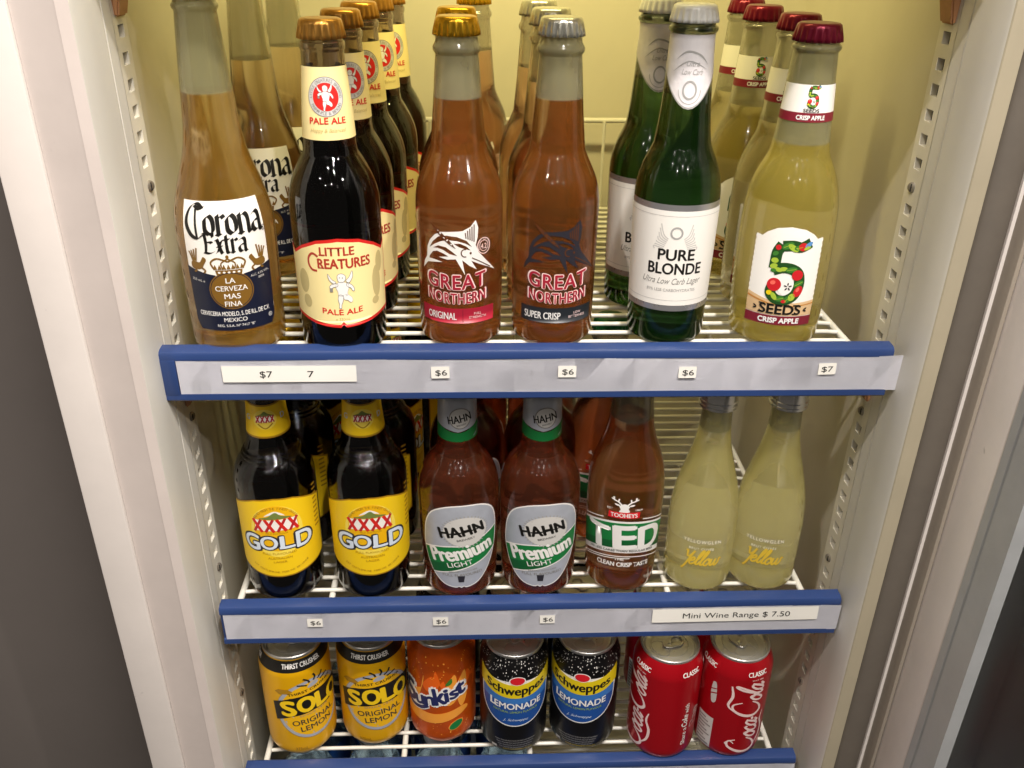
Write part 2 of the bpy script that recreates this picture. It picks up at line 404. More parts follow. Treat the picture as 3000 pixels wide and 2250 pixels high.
SCR = {'o': ([[(.32,.98),(.05,.6),(.08,.12),(.36,.02),(.58,.42),(.5,.86),(.32,.98),(.5,.7),(.78,.74)]], .68),
       'c': ([[(.52,.82),(.36,.98),(.08,.62),(.08,.16),(.34,.0),(.7,.3)]], .6),
       'a': ([[(.56,.9),(.32,.98),(.06,.6),(.08,.12),(.3,.02),(.5,.4),(.6,.95)], [(.62,1),(.52,.3),(.62,.02),(.86,.3)]], .8),
       'l': ([[(.0,.3),(.3,1.0),(.5,1.9),(.36,2.1),(.2,1.5),(.16,.3),(.32,.02),(.56,.3)]], .5),
       'e': ([[(.04,.42),(.4,.62),(.44,.92),(.26,1.0),(.06,.6),(.1,.12),(.34,.0),(.68,.32)]], .6),
       'w': ([[(.04,.95),(.08,.2),(.24,.02),(.44,.4),(.5,.95)], [(.5,.95),(.54,.2),(.7,.02),(.92,.4),(.9,.98),(1.1,.86)]], 1.05),
       'Y': ([[(.02,1.7),(.12,1.9),(.24,1.4),(.4,1.0),(.66,1.2),(.86,1.9)], [(.86,1.95),(.7,.8),(.5,-.5),(.3,-.95)]], .8)}
def script(art, t, x, y, k, wd, mat, layer, slant=.28, xf=None):
    for ch in t:
        st, adv = SCR[ch]
        for q in st: art.stroke([(x+(p[0]+slant*p[1])*k, y+p[1]*k) for p in q], wd, mat, layer, n=5, xf=xf)
        x += adv*k
    return x
def bezcap(art, xf, mat, layer):
    """long flowing two-word script, C's with loops, drawn along +x, cap height about 30"""
    S = lambda pts, wd: art.stroke(pts, wd, mat, layer, n=6, xf=xf)
    S([(21,21,.5),(18,28,.7),(10,27,1),(3,16,1.4),(2,6,1.4),(8,0,1.1),(17,3,.8),(23,10,.5)], 2.6)
    S([(10,27,.5),(15,30,.8),(19,26,.8),(15,22,.5)], 1.8)
    S([(9,0,.6),(18,-6,1.1),(32,-7.5,1.2),(45,-4,1),(56,-6,.5)], 2.2)
    x = script(art, 'oca', 22, 0, 13, 2.5, mat, layer, .3, xf)
    S([(x+1, 6.5), (x+5, 7.5)], 2.6)
    c = x+6
    S([(c+22,20,.5),(c+18,28,.7),(c+10,27,1),(c+3,16,1.4),(c+2,6,1.4),(c+8,0,1.1),(c+17,3,.8),(c+23,10,.5)], 2.6)
    S([(c+8,26,.5),(c+16,33,.9),(c+30,30,1.1),(c+44,32,.6)], 2.4)
    script(art, 'ola', c+22, 0, 13, 2.5, mat, layer, .3, xf)

# ------------------------------------------------------------------ bottles
def crown(parent, z0, z1, r, mat, name='crown_cap'):
    bm = bmesh.new(); seg = 126
    H = z1-z0
    prof = [(r*1.0, 0, 1.0), (r*.985, H*.22, .9), (r*.95, H*.5, .5), (r*.925, H*.72, .15), (r*.89, H*.9, 0), (r*.80, H*.985, 0), (r*.6, H*1.0, 0), (0, H*1.005, 0)]
    rings = []
    for rr, z, fl in prof:
        if rr == 0: rings.append([bm.verts.new((0, 0, z0+z))]); continue
        rings.append([bm.verts.new(((rr*(1+.05*fl*math.cos(21*2*PI*k/seg)))*math.cos(2*PI*k/seg), (rr*(1+.05*fl*math.cos(21*2*PI*k/seg)))*math.sin(2*PI*k/seg), z0+z)) for k in range(seg)])
    for A, B in zip(rings, rings[1:]):
        for k in range(seg):
            k2 = (k+1) % seg
            bm.faces.new((A[k], A[k2], B[0]) if len(B) == 1 else (A[k], A[k2], B[k2], B[k])).smooth = True
    bm.faces.new(rings[0][::-1])
    return obj(name, bm, mat, parent)
class Bottle:
    def __init__(s, name, label, cat, P, glassmat, fill=None, wall=.0024, top=None):
        s.root = thing(name, label, cat)
        s.P = [(p[0]*.001, p[1]*.001, *p[2:]) for p in P]
        s.prof = smooth_prof(s.P)
        body = [p for p in s.prof]
        s.table = [p for p in body]
        bm = bmesh.new()
        full = [(0, .003), (s.prof[0][0]*.8, .0012)] + s.prof + [(0, s.prof[-1][1])]
        lathe(bm, full)
        if fill:
            fz = fill*.001; zt = s.prof[-1][1]-.004
            inn = [(0, fz)]
            n = 22
            for i in range(n+1):
                z = fz+(zt-fz)*i/n
                inn.append((max(s.R(z)-wall, .004) - (.0006 if i == 0 else 0), z+(.0005 if i == 0 else 0)))
            # neck ring bulges only show outside
            inn = [(min(r, inn[1][0]+.0008), z) if k > 1 else (r, z) for k, (r, z) in enumerate(inn)]
            inn.append((0, zt+.001))
            lathe(bm, inn, flip=True)
        s.body = obj('glass_body', bm, glassmat, s.root, smooth=50)
    def R(s, z):
        T = s.table
        best = 0
        for (r0, z0), (r1, z1) in zip(T, T[1:]):
            if z1 > z0 and z0 <= z <= z1:
                best = max(best, r0+(r1-r0)*(z-z0)/(z1-z0))
        return best if best else (T[0][0] if z <= T[0][1] else T[-1][0])
def place(src, x, y, z, rot, label=None, group=None, first=False):
    o = src if first else copy_tree(src)
    o.location = (x, y, z); o.rotation_euler = (0, 0, math.radians(rot))
    if label: o['label'] = label
    if group: o['group'] = group
    return o
def shaded(o, name):
    """swap in a darker, less hazy glass: back-row shade painted into the material"""
    for c in o.children:
        if c.name.startswith('glass_body'):
            c.material_slots[0].link = 'OBJECT'; c.material_slots[0].material = MATS[name]
    return o
ZS, ZM, ZB = -.004, -.246, -.4484

FIN = lambda zr, r: [(r, zr-6), (r*1.005, zr-3.2), (r*1.10, zr-1.4), (r*1.11, zr+.4), (r*1.02, zr+2), (r*.97, zr+4), (r*.9, zr+9), (r*.86, zr+14), (r*.84, zr+16)]

# ================================================================== THE FRIDGE
fr = thing('display_fridge', 'tall white drinks fridge cabinet standing open with cream liner', 'fridge')
XL, XR = -.2713, .2803; ZF, ZC = -.80, .52
# back wall with rounded corners, floor and roof of the liner
bm = bmesh.new()
pts = [(XL-.005, .36), (XL-.002, .385), (-.245, .41), (-.22, .42), (.2, .42), (.232, .412), (.262, .392), (XR+.002, .37), (XR+.005, .34)]
extrude_profile(bm, pts[::-1], ZF, ZC); obj('back_wall', bm, 'liner', fr, smooth=60)
for sx, xw in ((-1, XL-.005), (1, XR+.005)):
    bm = bmesh.new(); y1 = .36 if sx < 0 else .34
    if sx < 0: box(bm, xw-.03, xw, .0305, y1, ZF, ZC)
    else: box(bm, xw, xw+.03, .0305, y1, ZF, ZC)
    obj('side_wall', bm, 'liner', fr)
bm = bmesh.new(); box(bm, XL-.03, XR+.03, -.02, .45, ZC, ZC+.03); obj('roof_panel', bm, 'liner', fr)
bm = bmesh.new(); box(bm, XL-.03, XR+.03, -.02, .45, ZF-.03, ZF); obj('floor_panel', bm, 'liner', fr)
bm = bmesh.new(); box(bm, -.333, .345, -.03, .0, .298, ZC+.06, bev=.002); obj('header_panel', bm, 'face_white', fr)
# door jambs: inner lining with a seam, chamfer, then the painted face
def jamb(sx, X, face):
    bm = bmesh.new()
    d = lambda e: X+sx*e
    lining = [(d(0), .0300), (d(0), .0165), (d(.0012), .0160), (d(.0012), .0148), (d(-.0004), .0142), (d(-.0006), -.004), (d(0), -.0265), (d(.0008), -.029)]
    extrude_profile(bm, lining if sx > 0 else lining[::-1], ZF, ZC)
    obj('jamb_lining', bm, 'jamb', fr, smooth=25)
    bm = bmesh.new(); extrude_profile(bm, face if sx > 0 else face[::-1], ZF, ZC); bmesh.ops.recalc_face_normals(bm, faces=bm.faces[:])
    return obj('front_face', bm, 'face_paint' if sx < 0 else 'face_tan_shade', fr, smooth=25)
jamb(-1, XL, [(XL-.0008, -.029), (XL-.0075, -.0318), (XL-.0095, -.0312), (-.3050, -.0312)])
jamb(1, XR, [(XR+.0008, -.029), (XR+.0015, -.0300), (.2938, -.0306), (.3460, -.0306)])
bm = bmesh.new(); extrude_profile(bm, [(.2925, -.0306)]+[(.3030-.0105*math.cos(t*PI/12), -.0306-.0050*math.sin(t*PI/12)) for t in range(1, 12)]+[(.3129, -.0308), (.3129, -.0345), (.3150, -.0352), (.3150, -.0306)], ZF, ZC)
for f in bm.faces:
    if f.calc_center_median().x > .3128: f.material_index = 1
bmesh.ops.recalc_face_normals(bm, faces=bm.faces[:]); obj('door_gasket', bm, ['gasket', 'face_white'], fr, smooth=35)
# white outer trim on the left, flank of the cabinet
bm = bmesh.new(); box(bm, -.3333, -.3052, -.0335, .02, ZF, ZC, bev=.0016); obj('corner_trim', bm, 'face_white', fr, smooth=40)
bm = bmesh.new(); box(bm, -.3325, -.3053, .0205, .249, ZF, ZC); obj('cabinet_flank', bm, 'face_paint', fr)
bm = bmesh.new(); box(bm, .3155, .346, -.0302, .45, ZF, ZC); obj('cabinet_flank', bm, 'face_paint', fr)
# perforated shelf standards
PITCH = .0171; ZK = [.2139+.0171*2-PITCH*k for k in range(62)]
SCREWS = (8, 19, 28, 37, 46)
def standard(sx, X):
    bm = bmesh.new(); y0, y1 = .0305, .0545; ya, yb = .0375, .0478; hh = .0041
    def q(a, b, z0, z1, x0=X, x1=X):  # quad in the YZ plane
        vs = [bm.verts.new((X, a, z0)), bm.verts.new((X, b, z0)), bm.verts.new((X, b, z1)), bm.verts.new((X, a, z1))]
        bm.faces.new(vs if sx < 0 else vs[::-1])
    q(y0, ya, ZF, ZC); q(yb, y1, ZF, ZC)
    prev = ZC
    for k, z in enumerate(ZK):
        if k in SCREWS: continue
        q(ya, yb, z+hh, prev)
        xi = X+sx*.0048
        ring = [(ya, z-hh), (yb, z-hh), (yb, z+hh), (ya, z+hh)]
        for i in range(4):
            (a, c), (b, d) = ring[i], ring[(i+1) % 4]
            vs = [bm.verts.new((X, a, c)), bm.verts.new((X, b, d)), bm.verts.new((xi, b, d)), bm.verts.new((xi, a, c))]
            bm.faces.new(vs if sx > 0 else vs[::-1])
        vs = [bm.verts.new((xi, a, c)) for a, c in ring]; f = bm.faces.new(vs if sx < 0 else vs[::-1]); f.material_index = 1
        prev = z-hh
    q(ya, yb, ZF, prev)
    bmesh.ops.remove_doubles(bm, verts=bm.verts[:], dist=1e-6)
    # returns to the wall
    for yy, fl in ((y1, 1),):
        vs = [bm.verts.new((X, yy, ZF)), bm.verts.new((X+sx*.0048, yy, ZF)), bm.verts.new((X+sx*.0048, yy, ZC)), bm.verts.new((X, yy, ZC))]
        bm.faces.new(vs)
    o = obj('shelf_standard', bm, ['standard_enamel', 'slot_shade'], fr)
    for k in SCREWS:
        b2 = bmesh.new(); lathe(b2, [(.0040, 0), (.0038, .0010), (.0026, .0019), (.0008, .0020), (.0008, .0010), (0, .0010)], seg=20)
        box(b2, -.0028, .0028, -.0004, .0004, .0018, .00215, 1)
        s = obj('screw', b2, ['screw_steel', 'dark_gap'], o, smooth=40); s.location = (X, (ya+yb)/2, ZK[k]); s.rotation_euler = (.5, -sx*PI/2, 0)
    for zc in (.2330, -.0540, -.2960):
        b2 = bmesh.new(); t = X-sx*.0085
        x0, x1 = min(X, t), max(X, t)
        vs0 = [(x0, .0320), (x1, .0320), (x1, .0530), (x0, .0530)]
        a = [b2.verts.new((x, y, zc+.014)) for x, y in vs0]
        b = [b2.verts.new((x*.35+X*.65, y*.8+.0425*.2, zc-.010)) for x, y in vs0]
        b2.faces.new(a); b2.faces.new(b[::-1])
        for i in range(4): b2.faces.new((b[i], b[(i+1) % 4], a[(i+1) % 4], a[i]))
        bmesh.ops.recalc_face_normals(b2, faces=b2.faces[:]); bmesh.ops.bevel(b2, geom=b2.edges[:], offset=.0012, segments=2, affect='EDGES')
        obj('shelf_clip', b2, 'clip_brown', o, smooth=40)
standard(-1, XL); standard(1, XR)
# open door on the right, swung out square to the cabinet: seal, frame, dark pane
dr = link('door', None, fr)
bm = bmesh.new(); box(bm, .3186, .3560, -.0880, -.0372, ZF, ZC, bev=.002); obj('door_frame', bm, 'face_white', dr, smooth=40)
bm = bmesh.new(); box(bm, .3150, .3184, -.0490, -.0335, ZF, ZC, bev=.0012); obj('door_seal', bm, 'door_seal', dr, smooth=40)
bm = bmesh.new()
extrude_profile(bm, [(.3178, -.0882), (.3178, -.0960), (.3190, -.0968), (.3190, -.0990), (.3172, -.0998), (.3172, -.1240), (.3560, -.1240), (.3560, -.0882)], ZF, ZC, closed=True)
bmesh.ops.recalc_face_normals(bm, faces=bm.faces[:]); obj('glazing_bead', bm, 'door_alloy', dr, smooth=25)
bm = bmesh.new(); box(bm, .3270, .3480, -.56, -.1242, ZF, ZC); obj('door_pane', bm, 'clear_pane', dr)
# painted wall to the left of the cabinet
bm = bmesh.new(); box(bm, -2.2, -.334, .25, .30, -1.3, 1.35); wl = obj('wall', bm, 'wall_paint'); wl['kind'] = 'structure'

# ================================================================== SHELVES
def shelf(label, zc, xl, xr, insert, tickets, cross, notch):
    t = thing('wire_shelf', label, 'shelf', (0, 0, zc), group='white wire shelves with blue price rails')
    rw = .0024; x0, x1 = -.2500, .2515
    bm = bmesh.new()
    n = 23; ys = [.0130+.0170*k for k in range(n)]
    for y in ys: 
        tube(bm, [(x0+.004, y, -.0068), (x0+.012, y, -.0062), (x1-.012, y, -.0062), (x1-.004, y, -.0068)], .0019)
    obj('wire_grid', bm, 'wire_white', t, smooth=60)
    bm = bmesh.new(); b = ys[-1]
    tube(bm, [(x0, .0125, -.0105), (x0, b, -.0105)], .0030); tube(bm, [(x1, .0125, -.0105), (x1, b, -.0105)], .0030)
    for cx in cross: tube(bm, [(cx, .0125, -.0108), (cx, b, -.0108)], .0029)
    obj('frame_wire', bm, 'wire_white', t, smooth=60)
    bm = bmesh.new(); yb = b+.006
    tube(bm, [(x0, yb, -.0108), (x0, yb, .0600), (x0+.010, yb, .0860), (x0+.03, yb, .0905), (x1-.03, yb, .0905), (x1-.010, yb, .0860), (x1, yb, .0600), (x1, yb, -.0108)], .0028)
    k = 0; x = x0+.035
    while x < x1-.02:
        tube(bm, [(x, yb-.004, -.008), (x, yb-.004, .0895)], .0017, 6); x += .0315
    obj('back_fence', bm, 'wire_white', t, smooth=60)
    # price rail: extruded blue channel
    prof = [(.0125, -.0060), (.0125, .0005), (.0105, .0022), (.0030, .0018), (.0004, .0008), (-.0008, -.0010), (-.0008, -.0058), (.0010, -.0062),
            (.0012, -.0330), (-.0008, -.0334), (-.0010, -.0380), (.0000, -.0392), (.0060, -.0392), (.0062, -.0340), (.0040, -.0335), (.0040, -.0075)]
    bm = bmesh.new(); A = [bm.verts.new((xl, y, z)) for y, z in prof]; B = [bm.verts.new((xr, y, z)) for y, z in prof]
    for i in range(len(prof)): j = (i+1) % len(prof); bm.faces.new((A[i], B[i], B[j], A[j]))
    bm.faces.new(A); bm.faces.new(B[::-1]); bmesh.ops.recalc_face_normals(bm, faces=bm.faces[:])
    if notch: 
        box(bm, xl, xl+.0125, -.0012, .0005, -.0340, -.0055, bev=.0006)
    r = obj('price_rail', bm, 'rail_blue', t, smooth=35)
    i0, i1 = insert
    bm = bmesh.new()
    nseg = 24; vs = []
    for k in range(nseg+1):
        x = i0+(i1-i0)*k/nseg; e = .0012*math.exp(-((x-i1)/.012)**2) + .0003*math.sin(x*37)
        vs.append((bm.verts.new((x, -.0005-e*.5, -.0338)), bm.verts.new((x, -.0006-e, -.0056 if x < i1-.02 or not notch else -.0040))))
    for (a, b_), (c, d) in zip(vs, vs[1:]): bm.faces.new((a, c, d, b_))
    bmesh.ops.solidify(bm, geom=bm.faces[:], thickness=.0004)
    bmesh.ops.recalc_face_normals(bm, faces=bm.faces[:])
    obj('label_strip', bm, 'rail_insert', r)
    for (cx, cz, w_, h_, words, tilt) in tickets:
        a = Art(); a.poly([(cx*1000+ (p*math.cos(tilt)-q_*math.sin(tilt)), cz*1000+(p*math.sin(tilt)+q_*math.cos(tilt))) for p, q_ in ((-w_/2, -h_/2), (w_/2, -h_/2), (w_/2, h_/2), (-w_/2, h_/2))], 'ticket_paper', 1)
        for s_, dx, hh, wd in words: a.text(s_, cx*1000+dx, cz*1000-hh/2, hh, 'ink', 2.5, width=wd, rot=tilt)
        a.flat('price_ticket', r, -.0016)
    return t
six = [('$6', .6, 4.7, 8.6)]; seven = [('$7', .2, 4.7, 8.6)]
shelf('wire shelf holding the tall bottles, white rail tickets reading $7 and $6', 0, -.2725, .2725, (-.2595, .2798),
      [(-.1780, -.0164, 98, 13.4, [('$7', -17, 5.4, 9.2), ('7', 15.6, 5.4, 4.6)], 0), (-.0672, -.0160, 13.6, 9.8, six, .01), (.0271, -.0159, 13.6, 9.6, six, .0),
       (.1176, -.0172, 13.4, 9.6, six, 0), (.2235, -.0150, 13.4, 9.6, seven, .03)], (-.13, .0, .13), True)
shelf('wire shelf with small wine bottles and the Mini Wine Range rail ticket', -.242, -.2615, .2777, (-.2590, .2785),
      [(-.1812, -.0152, 13.2, 9.2, six, 0), (-.0731, -.0160, 13.2, 9.2, six, 0), (.0197, -.0158, 13.2, 9.2, six, 0),
       (.1852, -.0140, 147, 15.0, [('Mini Wine Range $ 7.50', 1, 6.0, 95)], .006)], (-.17, .0, .130), False)
shelf('wire shelf holding the drink cans, lowest blue rail', -.4444, -.2650, .2705, (-.2620, .2700), [], (-.115, .010, .16), False)

# ================================================================== TOP SHELF BOTTLES
G_ROW = 'bottles standing on the top shelf'
# ---- clear longneck, gold lager, white and navy label
glass('clear_gold', (.92, .72, .22), 11, '#bd9034', .30, .16, level=.181, haze='#bbb88e')
glass('clear_pale', (.97, .91, .44), 7, '#ddcb5e', .30, .13, level=.148, haze='#c0bc90')
glass('clear_amber', (.88, .55, .16), 15, '#9f6428', .36, .16, level=.177, haze='#bcb894')
glass('red_amber', (.84, .40, .16), 24, '#824428', .27, .12, level=.186)
glass('rust_amber', (.86, .46, .14), 20, '#9a5a28', .29, .12, level=.166)
glass('clear_wine', (.98, .95, .56), 4, '#f6ec9c', .31, .12, level=.154, haze='#c6c398')
glass('brown_glass', (.42, .16, .05), 140, '#0e0a08', .14, .05)
glass('green_glass', (.14, .46, .08), 62, '#1b3d12', .30, .12)
glass('shaded_gold', (.92, .68, .18), 20, '#8a651c', .12, .16, level=.181, haze='#a5a27a')  # darker copies of the drinks for back rows, shade put into their colour
glass('shaded_pale', (.97, .90, .42), 11, '#bdad4c', .12, .16, level=.148, haze='#aeaa80')
glass('shaded_amber', (.85, .48, .12), 34, '#6a3c18', .10, .16, level=.177, haze='#a5a27e')
glass('shaded_red_amber', (.78, .34, .12), 60, '#3c2010', .07, .2, level=.186)
glass('shaded_rust_amber', (.80, .40, .12), 55, '#4a2812', .08, .2, level=.166)

b = Bottle('longneck_bottle', 'x', 'bottle',
           [(29, 0, 1), (32.6, 1.6), (33.8, 5), (34.1, 16), (34.6, 58), (34.8, 86), (34.0, 98), (32.0, 108), (29.6, 117), (26.6, 126.5), (23.6, 135.5), (21.6, 143), (19.8, 152), (18.6, 162), (17.4, 178), (16.2, 195), (15.0, 212), (13.8, 227), (13.5, 231), (14.6, 233), (14.7, 235), (13.4, 237), (13.0, 244), (13, 247, 1)],
           'clear_gold', fill=181)
crown(b.root, .2385, .2500, .0150, M('cap_silver', '#c9c39c', .3, .8))
a = Art(); W_ = 31.5
top = [(-W_+2*W_*i/12, 113.5-0.5*0) for i in range(13)]
a.poly([(-W_+4, 20), (W_-4, 20)] + [(W_-.2*(i), 20+i*(114-20)/8) for i in range(9)][1:] + [(-W_+.2*i, 20+i*(114-20)/8) for i in range(8, 0, -1)], 'paper_white', 1)
dip = [(W_-2*W_*i/20, 67.5 - 6.0*math.cos(PI*(i/20-.5))**1.0) for i in range(21)]
a.poly([(-W_+4, 19.6), (W_-4, 19.6), (W_-.6, 26)] + dip + [(-W_+.6, 26)], 'navy', 2)
blackletter(a, 'oronaX'[:5], -13.5, 91.5, 13.2, 'black_ink', 3)
for q in ([(-13.5, 109), (-17, 112.5), (-22, 110.5), (-26, 104), (-26.5, 97), (-23, 90.5), (-18, 88.6), (-14.5, 91.5)],): a.stroke(q, 1, 'black_ink', 3, nib=(2.9, 1.6), n=4)
a.stroke([(-18.6, 109), (-19.2, 99), (-18.6, 88)], 1, 'black_ink', 3, nib=(1.7, 1.0), n=4); a.stroke([(-19.5, 111), (-15.5, 108.5), (-12.2, 110.8)], 1, 'black_ink', 3, nib=(2.4, 1.4), n=4)
a.text('R', 29, 91, 2.0, 'black_ink', 3); a.ring(29, 92, 1.9, 1.9, .35, 'black_ink', 3)
blackletter(a, 'Extra', -14.6, 78.6, 9.6, 'black_ink', 3)
# crown emblem
a.poly([(-8.6, 62.6), (8.6, 62.6), (9.2, 66), (-9.2, 66)], 'old_gold', 3)
for k in range(5): a.disc(-6.6+3.3*k, 64.3, .9, .7, 'paper_white', 4)
for k in range(7): a.poly([(-9+3*k-1.4, 66.6), (-9+3*k+1.4, 66.6), (-9+3*k, 70.2)], 'old_gold', 3)
a.stroke([(-9.4, 66.5), (-11.6, 71.5), (-7, 74.6), (0, 72)], 1.2, 'old_gold', 3); a.stroke([(9.4, 66.5), (11.6, 71.5), (7, 74.6), (0, 72)], 1.2, 'old_gold', 3)
a.stroke([(-4, 66.8), (-4.6, 71), (0, 74.2)], .9, 'old_gold', 3); a.stroke([(4, 66.8), (4.6, 71), (0, 74.2)], .9, 'old_gold', 3); a.disc(0, 75.6, 1.1, 1.3, 'old_gold', 3)
for sx in (-1, 1):   # griffins either side
    f = lambda L: [(sx*x, y) for x, y in L]
    a.spoly(f([(14.5, 73.5), (16.5, 75.5), (18, 73.5), (20, 71.2), (25, 72), (27, 69.5), (26, 66.5), (22, 66), (18.5, 67), (16.5, 70)]), 'old_gold', 3)
    for k in range(4): a.stroke(f([(22.4+.9*k, 72), (21.6+1.7*k, 77), (20.8+2.3*k, 81.5-k)]), 1.2, 'old_gold', 3)
    a.stroke(f([(18.5, 67.5), (16.2, 65.5), (17.4, 63.5)]), 1.3, 'old_gold', 3); a.stroke(f([(24.5, 67), (23, 65), (25, 64)]), 1.3, 'old_gold', 3)
a.disc(0, 50.5, 15.4, 14.2, 'old_gold', 2.6); a.ring(0, 50.5, 14.6, 13.4, .5, 'navy', 3)
a.poly([(-9.6, 61.0), (9.6, 61), (9, 64), (-9, 64)], 'paper_white', 2.8)
for t_, y_, w_ in (('LA', 56.2, 6.4), ('CERVEZA', 50.3, 22), ('MAS', 44.4, 11), ('FINA', 38.6, 11.6)): a.text(t_, 0, y_, 4.0, 'white_ink', 3.5, width=w_, bold=.012)
a.text('CERVECERIA MODELO, S. DE R.L. DE C.V.', 0, 31.2, 3.5, 'white_ink', 3, width=52, bold=.012); a.text('MEXICO', 0, 26.6, 3.2, 'white_ink', 3, bold=.01)
a.text('REG. S.S.A. Nº 7417 "B"', 0, 22.6, 2.0, 'white_ink', 3); a.text('ALC. 4.5% VOL.', 22, 59.6, 1.7, 'pale_grey', 3, rot=.12); a.text('BEER', 22.5, 56.8, 1.7, 'pale_grey', 3, rot=.1); a.text('355 mL e', -23, 57, 2, 'pale_grey', 3, rot=-.12)
a.text('R', 26.4, 26, 1.6, 'white_ink', 3); a.ring(26.4, 26.8, 1.6, 1.6, .3, 'white_ink', 3)
a.build('front_label', b.R, .0346, b.root, vcut=6)
a = Art(); a.rect(-27, 27, 24, 96, 'paper_white'); o = a.build('back_label', b.R, .0346, b.root, vcut=8); o.rotation_euler = (0, 0, PI)
corona = b.root
GC = 'clear longneck bottles with white and navy labels'
place(corona, -.2208, .0395, ZS, 12.5, 'clear longneck of gold lager with white and navy label, foremost at the left wall', GC, True)
shaded(place(corona, -.2260, .1960, ZS, 6, 'clear longneck lager bottle standing just behind the foremost white and navy labelled one', GC), 'shaded_gold')
shaded(place(corona, -.2130, .2830, ZS, 8, 'clear longneck lager bottle at the rear of its row, mostly hidden beside the brown bottles', GC), 'shaded_gold')

# ---- short-shouldered brown bottle, cream labels edged red
b = Bottle('brown_ale_bottle', 'x', 'bottle',
           [(27, 0, 1), (30.4, 1.6), (31.4, 5), (31.8, 18), (31.9, 60), (32.1, 92), (32.0, 106), (31.2, 114), (29.4, 121), (26.6, 128), (23.0, 135), (20.4, 139.5), (19.0, 142), (18.2, 147), (17.2, 165), (15.9, 182), (14.7, 197), (14.3, 206), (14.3, 208), (15.0, 209.5), (15.0, 213), (13.8, 214.5), (13.2, 220), (13, 224, 1)],
           'brown_glass', fill=176)
crown(b.root, .2155, .2278, .0156, M('cap_copper', '#c18c40', .28, .8))
a = Art(); th = lambda z: 1
a.poly([(-48, 152.5), (48, 152.5), (44, 199), (-44, 199)], 'cream', 1)
a.disc(0, 180.5, 12.6, 12.6, 'pale_grey', 2); a.ring(0, 180.5, 12.8, 12.8, .5, 'grey_ink', 2.5); a.disc(0, 180.5, 9.0, 9.0, 'red', 3)
a.arctext('LITTLE CREATURES BREWING', 0, 180.5, 9.7, 2.0, 'grey_ink', 3, a0=90, span=190); a.arctext('FREMANTLE & BEYOND', 0, 180.5, 9.6, 2.0, 'grey_ink', 3, a0=270, span=130, inside=True)
def winged(art, x, y, k, layer):
    T = lambda L: [(x+p[0]*k, y+p[1]*k) for p in L]
    def both(pts, m=1):
        art.spoly(T([(p[0]*1.0, p[1]*1.0) for p in pts]), 'white_ink', layer+1)
        q = catmull(pts, 5, True); art.stroke(T([tuple(v[:2]) for v in q[::2]]), .22*k, 'grey_ink', layer+1.6, closed=True, n=2)
    both([(2.0, 4.2), (3.6, 6.0), (5.0, 8.8), (5.3, 7), (4.8, 5), (3.4, 3.2)]); both([(-2.4, 3.8), (-4.2, 5.2), (-5.8, 7.8), (-5.6, 5.6), (-4.6, 3.8), (-3.2, 3)])
    both([(-2.0, 3.0), (0, 3.7), (2.6, 2.8), (3.1, 1.0), (2.4, -1.6), (2.2, -3), (-1.4, -3), (-1.8, -1), (-2.5, 1)])
    both([(-1.9, 3.0), (-4.4, 2.6), (-5.4, 1.4), (-4.8, .6), (-3.4, 1.3), (-1.8, 1.6)]); both([(2.5, 3.0), (4.4, 2.2), (5.6, .2), (5.4, -1.2), (4.6, -.6), (4.0, .6), (2.4, 1.4)])
    both([(-1.4, -2.6), (.4, -3.2), (.2, -5.4), (-.6, -7.6), (-.8, -9.2), (-1.7, -9.0), (-1.6, -7), (-2.0, -4.8)]); both([(.6, -2.8), (2.4, -2.6), (4.2, -4.2), (4.4, -6.0), (3.4, -6.4), (2.4, -5.4), (.8, -4.8)])
    both([(-1.6, 6.9), (.2, 7.8), (1.9, 6.6), (1.7, 4.5), (.2, 3.4), (-1.4, 4.2)])
    for q in ((-.7, 5.8), (.6, 5.7)): art.disc(x+q[0]*k, y+q[1]*k, .22*k, .25*k, 'grey_ink', layer+2)
    art.rect(x-5.4*k, x-4.0*k, y-1.0*k, y+.8*k, 'grey_ink', layer+2)
winged(a, -.3, 180.5, .95, 3)
a.text('PALE ALE', 0, 163.2, 4.3, 'red', 3, width=24.5, bold=.022); a.text('Hoppy & Balanced', 0, 157.8, 2.6, 'olive_tint', 3, width=24, shear=.25)
a.build('neck_label', b.R, .0172, b.root, vcut=4)
a = Art(); W_ = 46
def rim(e):
    up = [(-W_+e, 80.5-e), (-38, 76-e), (-28, 81.6-e), (-15, 86.8-e), (0, 88.6-e), (15, 86.8-e), (28, 81.6-e), (38, 76-e), (W_-e, 80.5-e)]
    lo = [(W_-e, 27+e), (34, 26+e), (22, 23.6+e), (11, 22+e), (2.2, 21.2+e), (0, 23.6+e), (-2.2, 21.2+e), (-11, 22+e), (-22, 23.6+e), (-34, 26+e), (-W_+e, 27+e)]
    return up+lo
a.poly(rim(0), 'red', 1); a.poly(rim(2.4), 'cream', 2)
for q in ((-29, 55, 5, 9), (-27, 40, 4, 5), (29, 52, 4.5, 12), (33, 66, 4, 8), (27, 38, 3.5, 3)): a.disc(*q, 'olive_tint', 2.5)
for t_, cx, y_, h_, w_ in (('LITTLE', -1, 77.0, 6.4, 24), ('REATURES', 4, 67.6, 7.4, 38)): a.text(t_, cx, y_-.8, h_, 'brick', 3, width=w_, bold=.03)
a.stroke([(-14.6, 75.2), (-18.6, 77.2), (-22, 74), (-22.4, 69), (-20, 65.2), (-16, 64.6)], 1.6, 'brick', 3)
for x_, y_ in ((-12.4, 76.0), (-12.8, 66.6)): a.rect(x_-1.4, x_+1.8, y_, y_+.9, 'brick', 3)
winged(a, .6, 51, 1.55, 3)
a.text('PALE ALE', 0, 31.4, 4.4, 'red', 3, width=29, bold=.022, warp=lambda x, y: (x, y+.006*x*x)); a.text('e 330mL', 0, 27, 2.2, 'olive_tint', 3)
